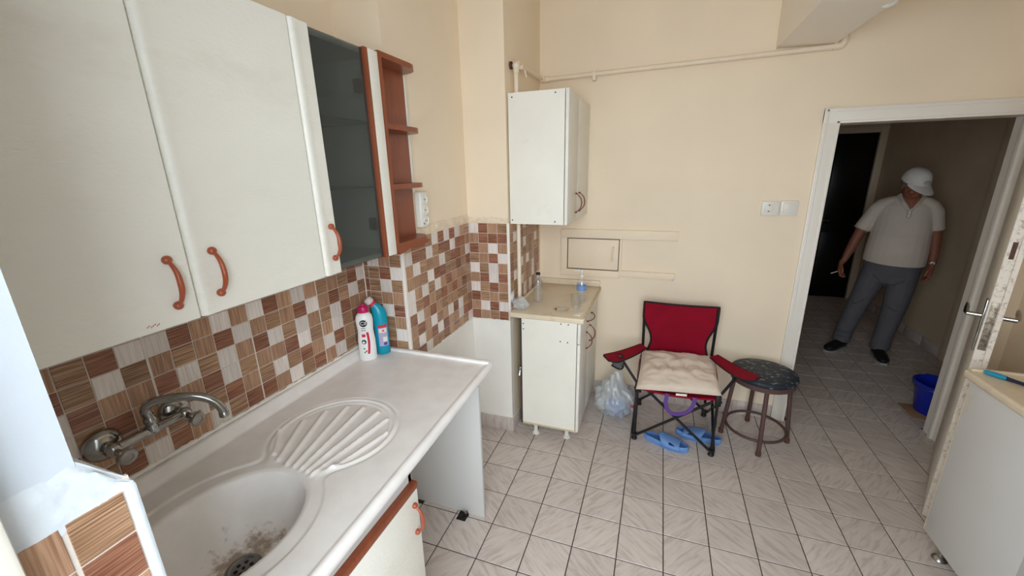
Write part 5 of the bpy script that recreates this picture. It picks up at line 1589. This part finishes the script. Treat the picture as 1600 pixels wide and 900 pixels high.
# open collar with a V of skin, placket and buttons
b = MB()
def vneck(u, v):
    w = 0.056*(1-v)**0.9+0.002; x = 0.090+(u-0.5)*2*w+0.006*v
    z = 1.418-0.100*v
    y = -0.050-0.062*v**0.55-0.018*(1-abs(2*u-1))*(1-v)
    return (x, y-0.004, z)
build('neck_skin', MB().sheet(vneck, 10, 10, 0.004), 'skin', pr, local=True, smooth=60)
for s in (-1, 1):
    def col(u, v, s=s):
        a = u
        x = 0.088+s*(0.074*(1-u)+0.004); z = 1.432-0.118*u; y = 0.0-0.052*min(1, u*2.2)-0.068*u**0.8
        wv = (v-0.5)*0.036*(1-0.35*u)
        return (x+s*wv*0.75, y-0.006+abs(v-0.5)*0.012, z-wv*0.7-0.004)
    build('collar', MB().sheet(col, 12, 4, 0.004), 'shirt', shirt, local=True, smooth=60)
build('placket', MB().rbox(0.084, 0.106, -0.150, -0.128, 1.255, 1.318, 0.004), 'shirt', shirt, local=True)
for z in (1.300, 1.272):
    build('button', MB().lathe([(0, 0), (0.0045, 0), (0.0045, 0.003), (0, 0.003)], (0.095, -0.153, z), 'y', 10), 'plastic_white', shirt, local=True)
for (c, w, dpt, tx) in (((-0.186, 0.010, 1.124), 0.0595, 0.0615, (0.034, 0.004, 0.077)), ((0.280, 0.015, 1.147), 0.0555, 0.0595, (-0.012, 0.001, 0.06))):
    tv = Vector(tx).normalized()
    ring = MB(); cv = Vector(c)
    ring.tube([cv, cv+tv*0.007], [1, 1], 20, ell=[(dpt, w), (dpt, w)], up=(0, -1, 0), caps=False)
    build('sleeve_band', ring, 'shirt_trim', shirt, local=True)
# trousers
tr = MB()
ell_tube(tr, [(0.070, 0.004, 0.915, 0.188, 0.142), (0.070, 0.006, 0.85, 0.192, 0.140), (0.070, 0.012, 0.76, 0.185, 0.132), (0.068, 0.015, 0.69, 0.155, 0.115)], 24)
ell_tube(tr, [(-0.012, 0.015, 0.80, 0.108, 0.120), (-0.048, 0.012, 0.66, 0.096, 0.104), (-0.090, 0.0, 0.48, 0.080, 0.086), (-0.122, 0.010, 0.32, 0.072, 0.080), (-0.148, 0.012, 0.19, 0.070, 0.078), (-0.156, 0.004, 0.10, 0.072, 0.084), (-0.158, 0.0, 0.07, 0.068, 0.082)], 18)
ell_tube(tr, [(0.152, 0.012, 0.80, 0.108, 0.120), (0.155, 0.006, 0.66, 0.098, 0.104), (0.148, -0.018, 0.48, 0.084, 0.088), (0.136, -0.008, 0.32, 0.074, 0.082), (0.122, 0.0, 0.19, 0.070, 0.078), (0.118, -0.004, 0.10, 0.072, 0.084), (0.118, -0.004, 0.07, 0.068, 0.082)], 18)
for (cx, cz) in ((-0.155, 0.145), (0.120, 0.15), (-0.150, 0.185)):
    tr.tube([(cx-0.06, -0.050, cz+0.01), (cx, -0.082, cz), (cx+0.06, -0.050, cz+0.012)], [0.004, 0.010, 0.004], 8)
for (xa, za, xb2, zb) in ((0.04, 0.70, -0.06, 0.78), (0.09, 0.68, 0.19, 0.76), (-0.05, 0.52, -0.14, 0.46), (0.09, 0.50, 0.20, 0.46)):
    tr.tube([(xa, -0.095, za), ((xa+xb2)/2, -0.112, (za+zb)/2), (xb2, -0.085, zb)], [0.004, 0.009, 0.004], 8)
remeshed('trousers', tr, 0.006, 4, 'trousers', pr)
# shoes
for (cx, cy, rz_) in ((-0.172, -0.055, math.radians(-24)), (0.122, -0.060, math.radians(16))):
    X = Matrix.Translation((cx, cy, 0)) @ Matrix.Rotation(rz_, 4, 'Z')
    s_ = MB()
    s_.tube([X @ Vector(p) for p in ((0, 0.105, 0.045), (0, 0.07, 0.050), (0, 0.0, 0.055), (0, -0.08, 0.042), (0, -0.135, 0.034), (0, -0.165, 0.030))], [1]*6, 18, ell=[(0.036, 0.028), (0.044, 0.038), (0.044, 0.043), (0.036, 0.050), (0.028, 0.044), (0.014, 0.022)], up=(0, 0, 1))
    so = remeshed('shoe', s_, 0.006, 3, 'shoe_black', pr)
    out = [(0.030, 0.115), (0.040, 0.08), (0.043, 0.0), (0.050, -0.08), (0.044, -0.135), (0.022, -0.168), (-0.022, -0.168), (-0.044, -0.135), (-0.050, -0.08), (-0.043, 0.0), (-0.040, 0.08), (-0.030, 0.115)]
    pl = [tuple((X @ Vector((p[0], p[1], 0)))[:2]) for p in out]
    build('sole', MB().prism(pl, 0.0, 0.018, 'z'), 'shoe_sole', so, local=True)
# cap
def capfn(u, v):
    a = 2*math.pi*u; ph = v*math.pi/2
    return HM @ Vector((0.089*math.cos(a)*math.cos(ph)**0.8, 0.012+0.104*math.sin(a)*math.cos(ph)**0.8, 0.034+0.104*math.sin(ph)**0.9))
cp = build('cap', MB().sheet(capfn, 32, 12, 0.003), 'cap_cloth', pr, local=True, smooth=70)
def visor(u, v):
    a = math.pi*(1.06+0.88*u)
    r0 = Vector((0.087*math.cos(a), 0.012+0.102*math.sin(a), 0.036))
    ext = 0.082*math.sin(math.pi*u)**0.7
    return HM @ (r0+Vector((0.15*math.cos(a)*ext, -ext*v, -0.004-0.34*ext*v)) if True else r0)
def visor2(u, v):
    a = math.pi*(1.15+0.70*u); ext = 0.092*max(0.0, math.sin(math.pi*u))**0.7*v
    return HM @ Vector((0.088*math.cos(a), 0.012+0.102*math.sin(a)-ext, 0.037-0.30*ext-0.020*math.cos(a)**2*v))
build('visor', MB().sheet(visor2, 24, 8, 0.003), 'cap_cloth', cp, local=True, smooth=70)
em = MB()
for k in range(5):
    x = -0.018+0.009*k
    em.tube([HM @ Vector((x, -0.0925, 0.074)), HM @ Vector((x+0.004, -0.0895, 0.084)), HM @ Vector((x+0.007, -0.0925, 0.075))], 0.0012, 6)
em.tube([HM @ Vector((-0.024, -0.0945, 0.066)), HM @ Vector((0.0, -0.0965, 0.065)), HM @ Vector((0.024, -0.0945, 0.066))], 0.0012, 6)
build('emblem', em, 'hair_grey', cp, local=True, label='small dark stitched mark on the cap front')
hr = MB()
def hairfn(u, v):
    a = math.pi*(-0.12+1.24*u)
    return HM @ Vector(((0.080-0.006*v)*math.cos(a), 0.008+(0.092-0.008*v)*math.sin(a), 0.036-0.040*v))
build('hair', MB().sheet(hairfn, 20, 4, 0.004), 'hair_grey', pr, local=True, smooth=70)
# wrist watch
wv = Vector((0.304, -0.030, 0.893))
w_ = build('wrist_watch', MB().tube([wv+Vector((0, 0, -0.008)), wv+Vector((0, 0, 0.008))], [1, 1], 20, ell=[(0.0275, 0.0285)]*2, up=(0, -1, 0)), 'metal_watch', pr, local=True, label='light metal watch on his left wrist')
build('dial', MB().lathe([(0, 0.003), (0.013, 0.003), (0.015, 0.0), (0.015, -0.004)], (0.304, -0.0595, 0.893), 'y', 18), 'paper', w_, local=True)
# cigarette held in his right hand (a thing of its own)
Mw = Matrix.Translation(pr.location) @ Matrix.Rotation(math.radians(-23.1), 4, 'Z')
ca, cb = Mw @ Vector((-0.268, -0.085, 0.752)), Mw @ Vector((-0.325, -0.105, 0.722))
build('cigarette', MB().tube([ca, cb], 0.004, 10), 'paper', None, origin=tuple(ca), label='white cigarette held low between the fingers of the person in the hallway', cat='cigarette')
bpy.context.view_layer.update()
